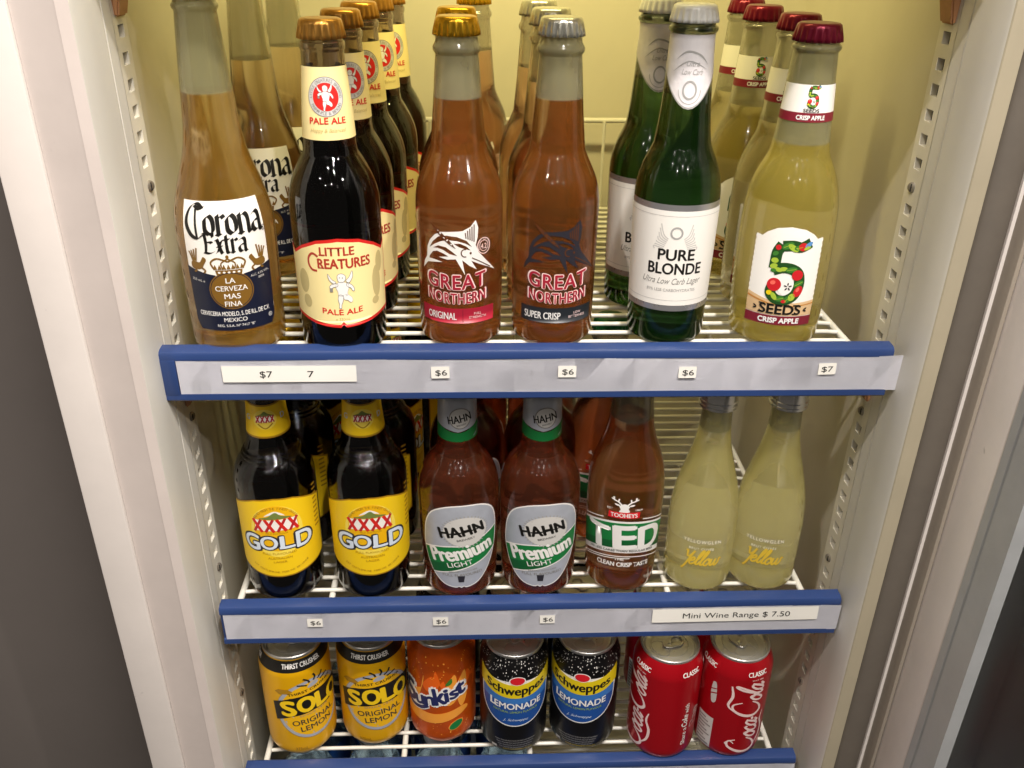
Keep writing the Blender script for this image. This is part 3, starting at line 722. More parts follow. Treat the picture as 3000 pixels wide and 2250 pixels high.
a.build('front_label', b.R, .0320, b.root, vcut=6)
ale = b.root; GA = 'brown bottles with cream labels edged in red'
for i, (x, y, r, l) in enumerate([(-.1408, .0375, 8, 'dark brown bottle with cream neck collar and red edged label, front of its row'),
                                 (-.1368, .1055, 22, 'dark brown bottle with creased collar, right behind the front cream labelled one'),
                                 (-.1315, .1735, 14, 'dark brown bottle with cream collar in the middle of its receding row'),
                                 (-.1255, .2415, 18, 'dark brown bottle with cream collar, next to last of its receding row'),
                                 (-.1205, .3095, 10, 'dark brown bottle with cream collar, rearmost of its row by the back fence')]):
    place(ale, x, y, ZS, r, l, GA, i == 0)

# ---- clear stubby necks with amber beer, leaping marlin printed on the glass
PG = [(27, 0, 1), (30.0, 2), (31.0, 6), (31.2, 16), (31.7, 60), (31.9, 97), (31.6, 107), (30.4, 115.5), (28.4, 122.5), (25.8, 128.6), (23.0, 134.6), (20.9, 139.4), (19.8, 143), (18.9, 152), (17.8, 164), (16.7, 178), (15.6, 194), (14.8, 204), (14.8, 205), (16.2, 207.4), (16.3, 209.6), (15.0, 212), (14.4, 214), (13.8, 220), (13.4, 226, 1)]
def marlin(a, mat, dx, dy, kx, ky):
    T = lambda L: [(dx+(q[0]-500)*kx, dy-(q[1]-650)*ky) for q in L]
    C = lambda L: T([tuple(q[:2]) for q in catmull(L, 3, True)])
    body = [(190, 868), (206, 800), (238, 748), (246, 660), (274, 594), (320, 540), (376, 508), (450, 501), (540, 493), (600, 458), (641, 402), (662, 470), (655, 560), (640, 622), (664, 690), (730, 775), (824, 884),
            (740, 836), (664, 796), (604, 762), (648, 846), (588, 806), (535, 752), (556, 892), (520, 815), (486, 745), (420, 752), (350, 735), (430, 722), (392, 700), (340, 682), (300, 694), (266, 742), (262, 762), (320, 764), (384, 778), (310, 788), (246, 800)]
    h1 = [(268, 664), (300, 604), (352, 552), (420, 536), (500, 545), (570, 580), (612, 640), (560, 604), (500, 582), (430, 576), (372, 592), (320, 622)]
    h2 = [(300, 660), (350, 632), (410, 640), (462, 680), (500, 716), (440, 700), (390, 668), (345, 656)]
    h3 = [(470, 605), (520, 604), (570, 632), (600, 668), (560, 655), (512, 636)]
    a.poly([T(body), T(h1), T(h2), T(h3)], mat, 1)
    for i in range(5): a.stroke(T([(560+17*i, 508-17*i), (566+15*i, 560+8*i)]), .75, 'fin_line', 2)
    a.stroke(T([(286, 436), (390, 545), (486, 648)]), 2.6, 'fin_line', 2, taper=True); a.stroke(T([(284, 434), (390, 540), (482, 642)]), 1.5, mat, 2.6, taper=True)
    a.ring(*T([(556, 690)])[0], 3.0, 3.2, .8, 'fin_line', 2, 70, 290); a.disc(*T([(600, 692)])[0], .8, .9, 'fin_line', 2)
    a.stroke(T([(610, 735), (680, 780), (770, 845)]), .7, 'fin_line', 2)
M('fin_line', '#5a3218', .4)
def stubby(mar, band, word, sub, cap, lab):
    b = Bottle('amber_stubby_bottle', 'x', 'bottle', PG, 'clear_amber', fill=177)
    crown(b.root, .2170, .2290, .0157, cap)
    a = Art(); k = .1185
    marlin(a, mar, 1.0, 77.6, .093, .083)
    arch = lambda x, y: (x, y+.0055*x*x)
    for bo, m_, l_ in ((.052, 'pink_white', 1.4), (.016, 'crimson', 2.6)):
        a.text('GREAT', -.5, 46.4, 11.6, m_, l_, width=43+bo*44, bold=bo, warp=arch, space=1.08); a.text('NORTHERN', -.5, 35.2, 8.6, m_, l_, width=43+bo*44, bold=bo, warp=arch, space=1.1)
    a.poly([(-30+60*i/16, 19.4) for i in range(17)]+[(30-60*i/16, 31.4) for i in range(17)], band, 1)
    a.text(word, -12, 22.4, 5.8, 'white_ink', 2.4, width=23 if len(word) < 9 else 28, bold=.014)
    for i, s_ in enumerate(sub): a.text(s_, 15.5, 26-2.9*i, 2.0, 'pink_white', 2.4, bold=.005)
    if lab:
        a.rect(4.0, 4.4, 20, 31, 'maroon', 2)
        a.ring(20.5, 78.5, 5.4, 6.2, .6, 'pink_white', 1.5); a.ring(20.5, 78.5, 3.6, 4.2, .4, 'pink_white', 1.5); a.text('4.2', 20.3, 76.4, 4.0, 'pink_white', 2, width=4.6, bold=.01); a.arctext('ALCOHOL BY VOLUME', 20.5, 78.5, 4.1, 1.2, 'pink_white', 2, span=260)
    a.build('printed_label', b.R, .0314, b.root, vcut=9)
    return b.root
M('cap_gold', '#d6a326', .25, .85); M('cap_pale', '#d6d4c4', .26, .8)
gn = stubby('white_ink', 'crimson', 'ORIGINAL', ('FULL', 'STRENGTH'), 'cap_gold', True)
GG = 'amber beer bottles with a red and pink marlin print'
for i, (x, y, r, l) in enumerate([(-.0522, .048, -4, 'amber beer bottle with white marlin and red band, gold cap, at the front'), (-.0535, .118, -3, 'amber beer bottle with gold cap, directly behind the white marlin bottle'), (-.0405, .300, 5, 'amber beer bottle far back by the fence, right of the gold capped row')]):
    o = place(gn, x, y, ZS, r, l, GG, i == 0)
    if i: shaded(o, 'shaded_amber')
sc = stubby('slate', 'charcoal', 'SUPER CRISP', ('LOW', 'BITTERNESS'), 'cap_pale', False)
for i, (x, y, r, l) in enumerate([(.0184, .048, 3, 'amber beer bottle with dark marlin and black band, silver cap, at the front'), (.0165, .1165, 6, 'amber beer bottle with silver cap, directly behind the dark marlin bottle'), (.0125, .192, 2, 'amber beer bottle with silver cap, third back behind the dark marlin bottle')]):
    o = place(sc, x, y, ZS, r, l, 'amber beer bottles with a dark marlin print', i == 0)
    if i: shaded(o, 'shaded_amber')

# ---- green bottle, white label with silver borders, crumpled foil neck
b = Bottle('green_beer_bottle', 'x', 'bottle',
           [(25.5, 0, 1), (28.4, 2), (29.4, 6), (29.8, 28), (30.8, 75), (31.3, 104), (31.1, 113), (30.0, 121), (28.0, 128.5), (25.2, 136), (22.4, 142), (20.4, 147.4), (18.9, 157), (17.6, 170), (16.2, 190), (15.2, 208), (14.9, 217), (14.8, 219), (16.4, 221.2), (16.5, 223.4), (14.6, 225), (14.8, 226.6), (14.2, 228), (13.6, 234, 1)],
           'green_glass', fill=180)
crown(b.root, .2265, .2378, .0160, M('cap_white', '#efeee6', .32, .05))
a = Art(); n = 30; lo = []
for i in range(n+1):
    x = -50+100*i/n; lo.append((x, 172+30*(1-math.exp(-(x/21)**2)) + (8 if abs(x) > 35 else 0)))
a.poly(lo[::1]+[(50, 219.6), (-50, 219.6)], 'foil_paper', 1)
rim_ = lo[6:-6]; a.stroke([(x, y+.9) for x, y in rim_], .9, 'mid_grey', 2, n=2)
for q, wd in (([(-12, 204), (-4, 209), (6, 207), (13, 201)], 1.3), ([(-14, 196), (-2, 203), (12, 198)], .8)): a.stroke(q, wd, 'mid_grey', 2, taper=True)
a.text('Ultra', 1, 200, 3.6, 'mid_grey', 2.5, shear=.35); a.text('Low Carb', 1, 194.6, 3.8, 'mid_grey', 2.5, shear=.35, width=16)
a.ring(0, 184.6, 5.2, 6.2, 1.2, 'mid_grey', 2.5); a.ring(0, 184.6, 8.2, 9.2, .4, 'mid_grey', 2.5, 180, 360)
a.build('neck_foil', b.R, .0178, b.root, vcut=3)
a = Art(); a.rect(-44, 44, 28, 109, 'silver_foil'); a.rect(-44, 44, 32.6, 104.6, 'paper_white', 2)
for y_ in (36.4, 100.6): a.rect(-44, 44, y_, y_+.45, 'pale_grey', 2.5)
for sx in (-1, 1):
    for k in range(7): a.stroke([(sx*(5.5+.5*k), 84-1.2*k), (sx*(9+1.1*k), 87.5-1.6*k), (sx*(11.2+1.1*k*.6), 95-3.2*k)], .8, 'pale_grey', 2.6)
a.ring(0, 88.6, 4.5, 4.7, 1.3, 'mid_grey', 3)
a.text('PURE', 1.4, 68.2, 8.6, 'black_ink', 3, width=26.5, bold=.026); a.text('BLONDE', 1.4, 57.4, 8.8, 'black_ink', 3, width=40, bold=.026)
a.text('Ultra Low Carb Lager', 0, 49.6, 5.0, 'grey_ink', 3, width=45, shear=.42, warp=lambda x, y: (x, y+.001*x*x)); a.text('89% LESS CARBOHYDRATES', 0, 43.8, 2.3, 'mid_grey', 3, width=37)
a.build('front_label', b.R, .0308, b.root, vcut=9)
pb = b.root; GP = 'green bottles with white labels and foil necks'
place(pb, .1077, .0480, ZS, -8, 'green bottle with white label and crumpled white foil neck, at the front', GP, True)
place(pb, .0985, .1170, ZS, -2, 'green bottle with foil neck, half hidden behind the front green bottle', GP)

# ---- pale cider, big fruit numeral label, red cap
b = Bottle('cider_bottle', 'x', 'bottle',
           [(29.4, 0, 1), (32.6, 2), (33.9, 6), (34.6, 25), (35.0, 42), (34.6, 80), (34.0, 97), (32.8, 108), (30.8, 117), (28.0, 125.5), (24.6, 133), (22.0, 138.5), (20.6, 143.4), (19.2, 154), (17.8, 172), (16.4, 190), (15.3, 206), (15.2, 208), (16.7, 210.4), (16.6, 212.2), (14.9, 214), (14.6, 216.5), (13.8, 220), (13.4, 222, 1)],
           'clear_pale', fill=148)
crown(b.root, .2150, .2268, .0164, M('cap_red', '#76122a', .28, .5))
def five(a, cx, y0, k, fruit=True):
    T = lambda L: [(cx+x*k, y0+y*k) for x, y in L]
    for st in ([(11.5, 40.6), (6, 37.8), (1, 38.6), (-5, 38)], [(-5.2, 39), (-7.6, 34), (-8, 28), (-8.2, 23.5)], [(-8.6, 22.2), (-3, 24.4), (3, 23.6), (7, 20), (8, 13), (6, 7), (1, 3.4), (-4.6, 3.8), (-8.4, 7.8), (-7.4, 13)]):
        a.stroke([(cx+x*k, y0+y*k) for x, y in st], 6.6*k, 'leaf_dark', 3, n=5)
    a.disc(cx+.4*k, y0+12.2*k, 4.9*k, 6.0*k, 'paper_white', 3.4)
    L = [(-2, 38.4, 3.4, 1.7, .5, 'leaf'), (1.2, 37.2, 3.4, 1.5, -.6, 'leaf_light'), (4.6, 37.4, 2.6, 1.5, .2, 'leaf'), (7.0, 38, 2.6, 2.3, 0, 'apple'), (10.4, 39.4, 2.4, 1.2, .6, 'skyblue'), (9.6, 37.2, 2.0, .9, .4, 'leaf_light'),
         (-7.4, 37, 1.5, 1.5, 0, 'apple'), (-8.6, 33, 1.7, 1.2, .5, 'leaf'), (-8.4, 28.6, 2.0, 1.5, 0, 'leaf_light'), (-8.6, 25, 2.1, 1.4, .4, 'leaf_light'), (-5.6, 23, 2.2, 1.2, -.3, 'leaf_light'), (-8.4, 22.2, 1.6, 1, 0, 'leaf'), (-2.6, 23.6, 2.2, 1.2, .2, 'leaf_light'),
         (2.2, 23.4, 3.2, 1.5, .2, 'leaf'), (6.2, 20.0, 3.1, 3.0, 0, 'apple'), (5.8, 21, 1.5, 1, 0, 'apple_light'), (7.6, 14.4, 3.0, 1.5, .5, 'leaf'), (8.0, 9.4, 2.3, 3.4, -.4, 'apple'), (7.6, 10.6, .9, 1.4, -.4, 'apple_light'),
         (-6.8, 13.2, 3.9, 3.8, 0, 'apple'), (-7.6, 14.4, 1.5, 1.2, .4, 'apple_light'), (-9, 7.6, 1.6, 1.4, 0, 'lemon'), (-6, 5.6, 2.6, 1.3, -1.0, 'leaf_light'), (-2.2, 4.2, 2.5, 1.6, .3, 'leaf'), (2.2, 4.0, 2.6, 1.6, .9, 'leaf'), (4.6, 5.6, 1.8, 2.2, -.3, 'leaf_light'), (.2, 2.6, 1.4, 1, 0, 'apple')]
    for x, y, rx, ry, ro, m_ in L: a.disc(cx+x*k, y0+y*k, rx*k*1.08, ry*k*1.12, m_, 4, ro)
    for x, y, dx, dy in ((-2, 38.4, 2.4, 1.2), (4.6, 37.4, 2, .4), (2.2, 23.4, 2.6, .5), (7.6, 14.4, 2.3, 1.3), (2.2, 4, 1.4, 1.6), (-2.2, 4.2, 2, .6)):
        a.stroke([(cx+(x-dx)*k, y0+(y-dy)*k), (cx+(x+dx)*k, y0+(y+dy)*k)], .32*k, 'leaf_light', 5)
    for i in range(5):
        t_ = PI/2+i*2*PI/5; a.disc(cx+(1.4+1.5*math.cos(t_))*k, y0+(12.4+1.7*math.sin(t_))*k, 1.0*k, .42*k, 'black_ink', 5, t_)
a = Art()
a.rect(-26, 26, 165.5, 188.5, 'paper_white'); a.rect(-26, 26, 164, 170.2, 'maroon', 2)
five(a, 2.0, 173.2, .36); a.text('SEEDS', 1.6, 170.6, 2.6, 'black_ink', 4, width=11, bold=.02); a.text('CRISP APPLE', 2.0, 165.6, 3.0, 'white_ink', 4, width=20, bold=.035)
a.build('neck_label', b.R, .0188, b.root, vcut=4)
a = Art(); W_ = 25.5; e = []
for i in range(33): y = 20+i*66/32; e.append((W_+(.35 if i % 2 else -.35), y))
a.poly([(-x, y) for x, y in e[::-1]][::-1][:0] + [(-W_, 18.5), (W_, 18.5)] + e + [(20.5, 85.2), (17, 88.6), (10, 92.4), (0, 94), (-10, 92.4), (-17, 88.6), (-20.5, 85.2)] + [(-x, y) for x, y in e[::-1]], 'paper_white', 1)
a.poly([(-W_, 26), (W_, 26), (W_, 38), (10, 36.4), (-8, 37.4), (-W_, 42)], 'sand', 2); a.rect(-W_-.3, W_+.3, 18.2, 25.6, 'maroon', 2.4)
a.poly([(-W_, 38), (-8, 34.4), (10, 33.4), (W_, 35), (W_, 36), (10, 34.2), (-8, 35.4), (-W_, 39.4)], 'tan_orange', 2.6)
five(a, 1.5, 34.6, 1.19)
for bo, m_, l_ in ((.03, 'black_ink', 5),): a.text('SEEDS', .5, 27.4, 7.8, m_, l_, width=30, bold=bo)
for x_ in (-13.4, -7.4, -1.4, 4.4, 11.4):  # slab feet
    a.rect(x_-2.0, x_+2.2, 27.2, 28.2, 'black_ink', 5.3); a.rect(x_-2.0, x_+2.2, 34.2, 35.2, 'black_ink', 5.3)
for sx in (-1, 1): a.disc(.5+sx*18.6, 31.6, 1.5, .6, 'black_ink', 5, sx*.5); a.disc(.5+sx*18.6, 30, 1.5, .6, 'black_ink', 5, -sx*.3)
a.text('CRISP APPLE', .5, 20.0, 4.2, 'white_ink', 5, width=30, bold=.04)
a.build('front_label', b.R, .0349, b.root, vcut=9)
a = Art(); a.rect(-31, 31, 18, 90, 'paper_white'); o = a.build('back_label', b.R, .0349, b.root, vcut=9); o.rotation_euler = (0, 0, PI)
ci = b.root; GI = 'pale cider bottles with fruit numeral labels'
for i, (x, y, r, l) in enumerate([(.1937, .0478, -14, 'pale yellow cider bottle with fruit filled numeral label and red cap, foremost'), (.2045, .1185, -22, 'cider bottle just behind the foremost fruit label bottle, beside the right wall'), (.1985, .1910, -12, 'cider bottle with dark red cap, third back in the cider row'), (.2040, .2620, -12, 'cider bottle with dark red cap, rearmost in the cider row')]):
    o = place(ci, x, y, ZS, r, l, GI, i == 0)
    if i: shaded(o, 'shaded_pale')

# ================================================================== MIDDLE SHELF BOTTLES
b = Bottle('dark_stubby_bottle', 'x', 'bottle',
           [(26.5, 0, 1), (30.6, 2.4), (32.2, 8), (33.1, 30), (33.3, 80), (33.5, 110), (33.1, 117), (31.8, 123), (29.4, 129), (26.2, 134), (24.4, 136.2), (24.6, 137.6), (22.8, 139.2), (23.0, 140.8), (20.8, 143), (18.2, 151), (17.3, 160), (15.6, 176), (14.7, 194), (14.4, 199), (15.6, 201), (15.6, 203), (14.2, 205), (13.6, 212), (13.4, 216, 1)],
           'brown_glass', fill=180)
crown(b.root, .2080, .2195, .0155, M('cap_yellow', '#d9ac22', .3, .5))
a = Art()
a.poly([(-46+92*i/16, 157+.0016*(-46+5.75*i)**2) for i in range(17)]+[(46-92*i/16, 186+.006*(46-5.75*i)**2) for i in range(17)], 'ochre', 1)
a.poly([(-46+92*i/16, 158.6+.0016*(-46+5.75*i)**2) for i in range(17)]+[(46-92*i/16, 184.6+.006*(46-5.75*i)**2) for i in range(17)], 'gold_yellow', 1.6)
a.disc(0, 173.4, 10, 8.6, 'sun_yellow', 2); a.spoly([(-7, 176), (-3, 178.2), (0, 180.4), (3, 178.4), (7, 176)], 'hill_green', 2.6)
a.rect(-7.6, 7.6, 171, 176, 'paper_white', 2.8)
for k in range(4): a.stroke([(-7.4+4.0*k, 170.6), (-4.4+4.0*k, 176.6)], 1.3, 'deep_red', 3.6); a.stroke([(-4.4+4.0*k, 170.6), (-7.4+4.0*k, 176.6)], 1.0, 'deep_red', 3.8)
a.stroke([(-6, 169.6), (0, 165.6), (6, 169.6)], 1.0, 'ochre', 3)
for sx in (-1, 1): a.text('G' if sx < 0 else 'D', sx*16, 172, 5, 'ice', 3, bold=.02)
a.build('neck_label', b.R, .0172, b.root, vcut=4)
a = Art(); W_ = 47
def xl(e): return [(-W_+e, 95.6-e), (-34, 100.4-e), (-16, 107.4-e), (0, 109.2-e), (16, 107.4-e), (34, 100.4-e), (W_-e, 95.6-e), (W_-e, 37+e), (36, 33.4+e), (22, 30.6+e), (11, 29+e), (0, 28.4+e), (-11, 29+e), (-22, 30.6+e), (-36, 33.4+e), (-W_+e, 37+e)]
a.poly(xl(0), 'ochre', 1); a.poly(xl(1.3), 'gold_yellow', 1.6)
a.disc(0, 76, 22, 26, 'sun_yellow', 2); a.disc(0, 79, 18.6, 23, 'amber_yellow', 2.4)
a.arctext('BREWED FROM THE FINEST GRAINS', 0, 80, 18.4, 2.4, 'ochre', 3, span=130)
a.spoly([(-13, 89), (-6, 91.4), (-2, 94.4), (1, 95.4), (5, 92), (13, 89)], 'hill_green', 3); a.spoly([(-9, 91.6), (0, 96.8), (8, 91.8), (0, 94)], 'paper_white', 2.8)
a.poly([(-18, 77.2), (18, 77.2), (17, 88), (-17, 88)], 'paper_white', 3)
for k in range(4):
    x0 = -18.6+9.8*k; a.stroke([(x0, 76.0), (x0+7.0, 88.6)], 2.3, 'deep_red', 3.6); a.stroke([(x0+7.0, 76.0), (x0, 88.6)], 2.7, 'red', 4)
a.text('MILD AUSTRALIA', 0, 73.4, 2, 'ochre', 3, width=18)
arch = lambda x, y: (x, y*(1+.0011*x*x)+.004*x*x)
for bo, m_, l_ in ((.085, 'slate', 3), (.03, 'ice', 4)):
    for ch, x_, h_ in (('G', -23.0, 16.4), ('O', -7.6, 13.4), ('L', 7.6, 13.4), ('D', 22.4, 16.4)):
        a.text(ch, x_, 58.6-.004*x_*x_, h_, m_, l_, bold=bo, width=13.2+bo*24 if ch != 'L' else 10.6+bo*24)
        if ch == 'L': a.rect(x_-6.6-bo*8, x_-.4+bo*8, 58.4-bo*8, 60.2+bo*2, m_, l_+.4)
a.text('FULL FLAVOURED', 0, 52.4, 2.2, 'ochre', 3, width=28); a.text('AUSTRALIAN', 0, 47.6, 2.4, 'ochre', 3, width=20); a.text('LAGER', 0, 43.8, 2.2, 'ochre', 3, width=11); a.arctext('EST CASTLEMAINE PERKINS BRISBANE', 0, 78, 43, 2, 'ochre', 3, a0=270, span=66, inside=True)
for i in range(10): a.rect(36, 43-i*.2, 66+4.6*i, 67.6+4.6*i, 'ochre', 2.4)
a.build('front_label', b.R, .0333, b.root, vcut=10)
xb = b.root; GX = 'dark stubby bottles with bright yellow labels'
for i, (x, y, r, l) in enumerate([(-.2110, .0450, 7, 'dark stubby bottle with yellow label, leftmost at the front of the middle shelf'), (-.1340, .0450, 8, 'dark stubby bottle with yellow label, beside the silver and green labelled bottle'), (-.2060, .1180, -20, 'dark stubby hidden behind the leftmost yellow label bottle'), (-.1305, .1180, -22, 'dark stubby hidden behind the inner yellow label bottle'), (-.2050, .1880, 60, 'dark stubby deep in the shelf, third back in the leftmost yellow label row'), (-.1290, .1880, 60, 'dark stubby deep in the shelf, third back in the inner yellow label row'), (-.1760, .2580, 90, 'dark stubby at the shelf rear, last in the leftmost yellow label row'), (-.0960, .2580, 90, 'dark stubby at the shelf rear, last in the inner yellow label row')]):
    place(xb, x, y, ZM, r, l, GX, i == 0)

# ---- red-amber bottle with silver and green oval label
PH = [(26, 0, 1), (30.4, 2.4), (32.4, 8), (33.3, 30), (34.3, 76), (34.6, 98), (33.6, 109), (31.2, 117.6), (28, 124.4), (24.6, 129), (21.4, 133), (18.6, 137.6), (16.9, 143), (16.4, 150), (15.8, 172), (15.2, 188), (14.8, 197), (16.2, 199.4), (16.2, 201.6), (14.6, 204), (13.8, 211), (13.4, 215, 1)]
b = Bottle('light_beer_bottle', 'x', 'bottle', PH, 'red_amber', fill=186)
crown(b.root, .2072, .2188, .0156, M('cap_green', '#1e6a3a', .3, .5))
a = Art()
a.poly([(-42, 164), (-20, 164.5), (0, 160), (20, 164.5), (42, 172), (42, 184), (20, 193), (-20, 193), (-42, 184)], 'silver_print', 1)
a.poly([(-42, 155), (-20, 152), (0, 151), (20, 152), (42, 157), (42, 172), (20, 165.5), (6, 160.2), (0, 159.4), (-6, 160.2), (-20, 164.5), (-42, 164)], 'green', 1.5)
a.disc(2, 172.6, 9, 9, 'pale_grey', 2); a.ring(2, 172.6, 9.6, 9.6, .9, 'grey_ink', 2.4); a.text('HAHN', 2, 169, 7.2, 'black_ink', 3, width=20, bold=.022, rot=.18); a.text('BREWERY', 3, 166, 1.6, 'black_ink', 3, width=8, rot=.18)
a.stroke([(14, 154), (19, 157), (21, 162)], .8, 'silver_print', 3)
a.build('neck_label', b.R, .0166, b.root, vcut=4)
a = Art(lambda x, y: (x*1.30, y))
OV = [(0, 14.4), (-1.6, 15.6), (-4, 14.6), (-11.5, 17.4), (-18, 25), (-23, 36), (-26.4, 50), (-26.8, 60), (-24.8, 76), (-19, 90), (-9, 98), (2, 100), (13, 98.5), (21.6, 91), (26, 78), (26.8, 62), (25, 46), (20, 31), (12, 18.6), (4, 14.6), (1.6, 15.6)]
a.poly([tuple(p[:2]) for p in catmull([(x*1.035, 57+(y-57)*1.025) for x, y in OV], 3, True)], 'white_ink', 1); a.poly([tuple(p[:2]) for p in catmull(OV, 3, True)], 'silver_print', 1.5)
UP = [(-26.8, 51), (-16, 56), (-6, 58.6), (2, 59.2), (12, 64), (20, 67.4), (26.7, 70)]; LO = [(25.8, 48), (18, 42), (4, 35.6), (-8, 31), (-16, 28.2), (-19.6, 27)]
a.poly([tuple(p[:2]) for p in catmull(UP, 4)]+[tuple(p[:2]) for p in catmull(LO, 4)]+[(-24.4, 40)], 'green', 2)
a.poly([(-19.6, 27), (-8, 31), (4, 35.6), (0, 42), (-12, 40), (-23.0, 36)], 'green_dark', 2.3)
a.stroke(UP, 1.2, 'white_ink', 2.6, n=3); a.stroke(LO, 1.1, 'white_ink', 2.6, n=3)
a.disc(3, 73.6, 14.4, 15, 'pale_grey', 2.8)
for i in range(40):
    t_ = i*2*PI/40; a.stroke([(3+13.0*math.cos(t_), 73.6+13.6*math.sin(t_)), (3+16*math.cos(t_+.05), 73.6+16.6*math.sin(t_+.05))], .8, 'mid_grey', 2.7)
a.ring(3, 73.6, 13.6, 14.2, .8, 'grey_ink', 3)
a.text('HAHN', 1.4, 69.6, 11, 'black_ink', 4, width=29, bold=.034, rot=.2, space=1.05); a.stroke([(-8, 71.8), (12, 75.8)], 1.2, 'black_ink', 4.4); a.text('BREWERY', 3.6, 65.2, 2.2, 'black_ink', 4, width=12, rot=.2)
a.text('Premium', 2.0, 45.2, 15.5, 'white_ink', 4, width=43, bold=.03, rot=.25); a.text('LIGHT', -.2, 37.4, 5.2, 'white_ink', 4, width=17, rot=.22, bold=.006)
a.text('FULL FLAVOURED', 1, 26.8, 2.8, 'grey_ink', 4, width=27, rot=.06); a.text('BREWED WITH CARE', 1.4, 31, 1.6, 'grey_ink', 4, width=19, rot=.1)
a.poly([(-1.8, 20), (1.8, 20), (2.4, 26.6), (-2.4, 26.6)], 'slate', 4)
a.build('front_label', b.R, .0337, b.root, vcut=10)
hb = b.root; GH = 'reddish beer bottles with silver and green oval labels'
for i, (x, y, r, l) in enumerate([(-.0565, .0450, 3, 'reddish beer bottle with silver green oval label, next to the yellow labels'), (.0135, .0450, 0, 'reddish beer bottle with silver green oval label, beside the stag label bottle'), (-.0500, .1160, 3, 'reddish bottle standing behind the first oval label bottle'), (.0190, .1160, 3, 'reddish bottle standing behind the second oval label bottle'), (-.0450, .1880, 3, 'reddish bottle in deep shade, third back behind the first oval label bottle'), (.0250, .1880, 3, 'reddish bottle in deep shade, third back behind the second oval label bottle')]):
    o = place(hb, x, y, ZM, r, l, GH, i == 0)
    if i > 1: shaded(o, 'shaded_red_amber')

# ---- amber bottle printed with three big white letters on green
b = Bottle('lager_bottle', 'x', 'bottle', [(24, 0, 1), (28.6, 3), (30.8, 9), (31.6, 28), (32.9, 80), (32.8, 98), (32.2, 109), (31.0, 118), (28.8, 127), (26.2, 135), (23.6, 142), (21.6, 148.6), (19.2, 159), (18.0, 170), (16.8, 184), (15.6, 196), (14.8, 202), (16.2, 204.4), (16.2, 206.4), (14.6, 209), (13.8, 216), (13.4, 220, 1)], 'rust_amber', fill=166)
crown(b.root, .2122, .2238, .0156, 'cap_green')
a = Art(lambda x, y: (x*1.34, y)); A_ = lambda f: [(x, f(x)) for x in [-32+64*i/24 for i in range(25)]]
bow = lambda c, k=.010: (lambda x: c+k*x*x)
def strip(lo, hi, m_, l_, x0=-32, x1=32): 
    X = [x0+(x1-x0)*i/24 for i in range(25)]; a.poly([(x, lo(x)) for x in X]+[(x, hi(x)) for x in X[::-1]], m_, l_)
sl = lambda c: (lambda x: c-.010*x*x+.05*x)
strip(sl(47), sl(80.5), 'white_ink', 1); strip(sl(52.4), sl(78.6), 'green', 2); strip(sl(52.4), sl(60), 'green_dark', 2.3); strip(sl(42.6), sl(43.5), 'white_ink', 1); strip(sl(40.6), sl(41.4), 'white_ink', 1, -28, 6); strip(sl(83), sl(84.0), 'white_ink', 1, -32, -13); strip(sl(83), sl(84.0), 'white_ink', 1, 12, 32)
for ch, x_, h_, w_ in (('T', -15.4, 24.5, 15.5), ('E', 2.4, 25.5, 13.5), ('D', 19.6, 26, 15.5)): a.text(ch, x_, 51.6-.007*x_*x_+.04*x_, h_, 'white_ink', 3.2, width=w_, bold=.034, rot=.05)
a.text('33% LESS CARBS THAN REGULAR BEER', 0, 48.4, 2.2, 'black_ink', 3, width=46, bold=.01, warp=lambda x, y: (x, y-.008*x*x+.05*x))
a.poly([(-10, 83.4), (9.6, 84.2), (10, 90.4), (-9.6, 89.6)], 'bright_red', 2.6); a.text('TOOHEYS', 0, 84.9, 4.2, 'white_ink', 3.4, width=16.4, bold=.02, rot=.03)
a.spoly([(-3, 90), (3, 90.4), (2.4, 94), (3, 96), (0, 98.4), (-3.2, 96), (-2.4, 93)], 'white_ink', 2)
for sx in (-1, 1):
    a.stroke([(sx*1.6, 97), (sx*4, 100), (sx*6.6, 101.6), (sx*7, 104.4)], 1.1, 'white_ink', 2); a.stroke([(sx*4, 100), (sx*3.6, 103)], .9, 'white_ink', 2); a.stroke([(sx*6, 101), (sx*8.6, 102.6)], .9, 'white_ink', 2); a.disc(sx*4.6, 97, 1.8, .8, 'white_ink', 2, sx*.4)
    a.text('EST' if sx < 0 else '1869', sx*9, 91.6, 1.8, 'white_ink', 2, bold=.01)
a.text('THE', -1, 38.6, 2.6, 'white_ink', 2, bold=.02); a.text('CLEAN CRISP TASTE', 2, 32.0, 4.8, 'white_ink', 2, width=36, bold=.03, warp=lambda x, y: (x, y-.004*x*x))
a.build('printed_label', b.R, .0325, b.root, vcut=10)
tb = b.root; GT = 'amber lager bottles with green block letter print'
place(tb, .0880, .0460, ZM, -10, 'amber lager bottle printed with a white stag and green block lettering', GT, True)
shaded(place(tb, .0770, .1180, ZM, -10, 'amber lager bottle peeking out behind the green block letter bottle', GT), 'shaded_rust_amber')

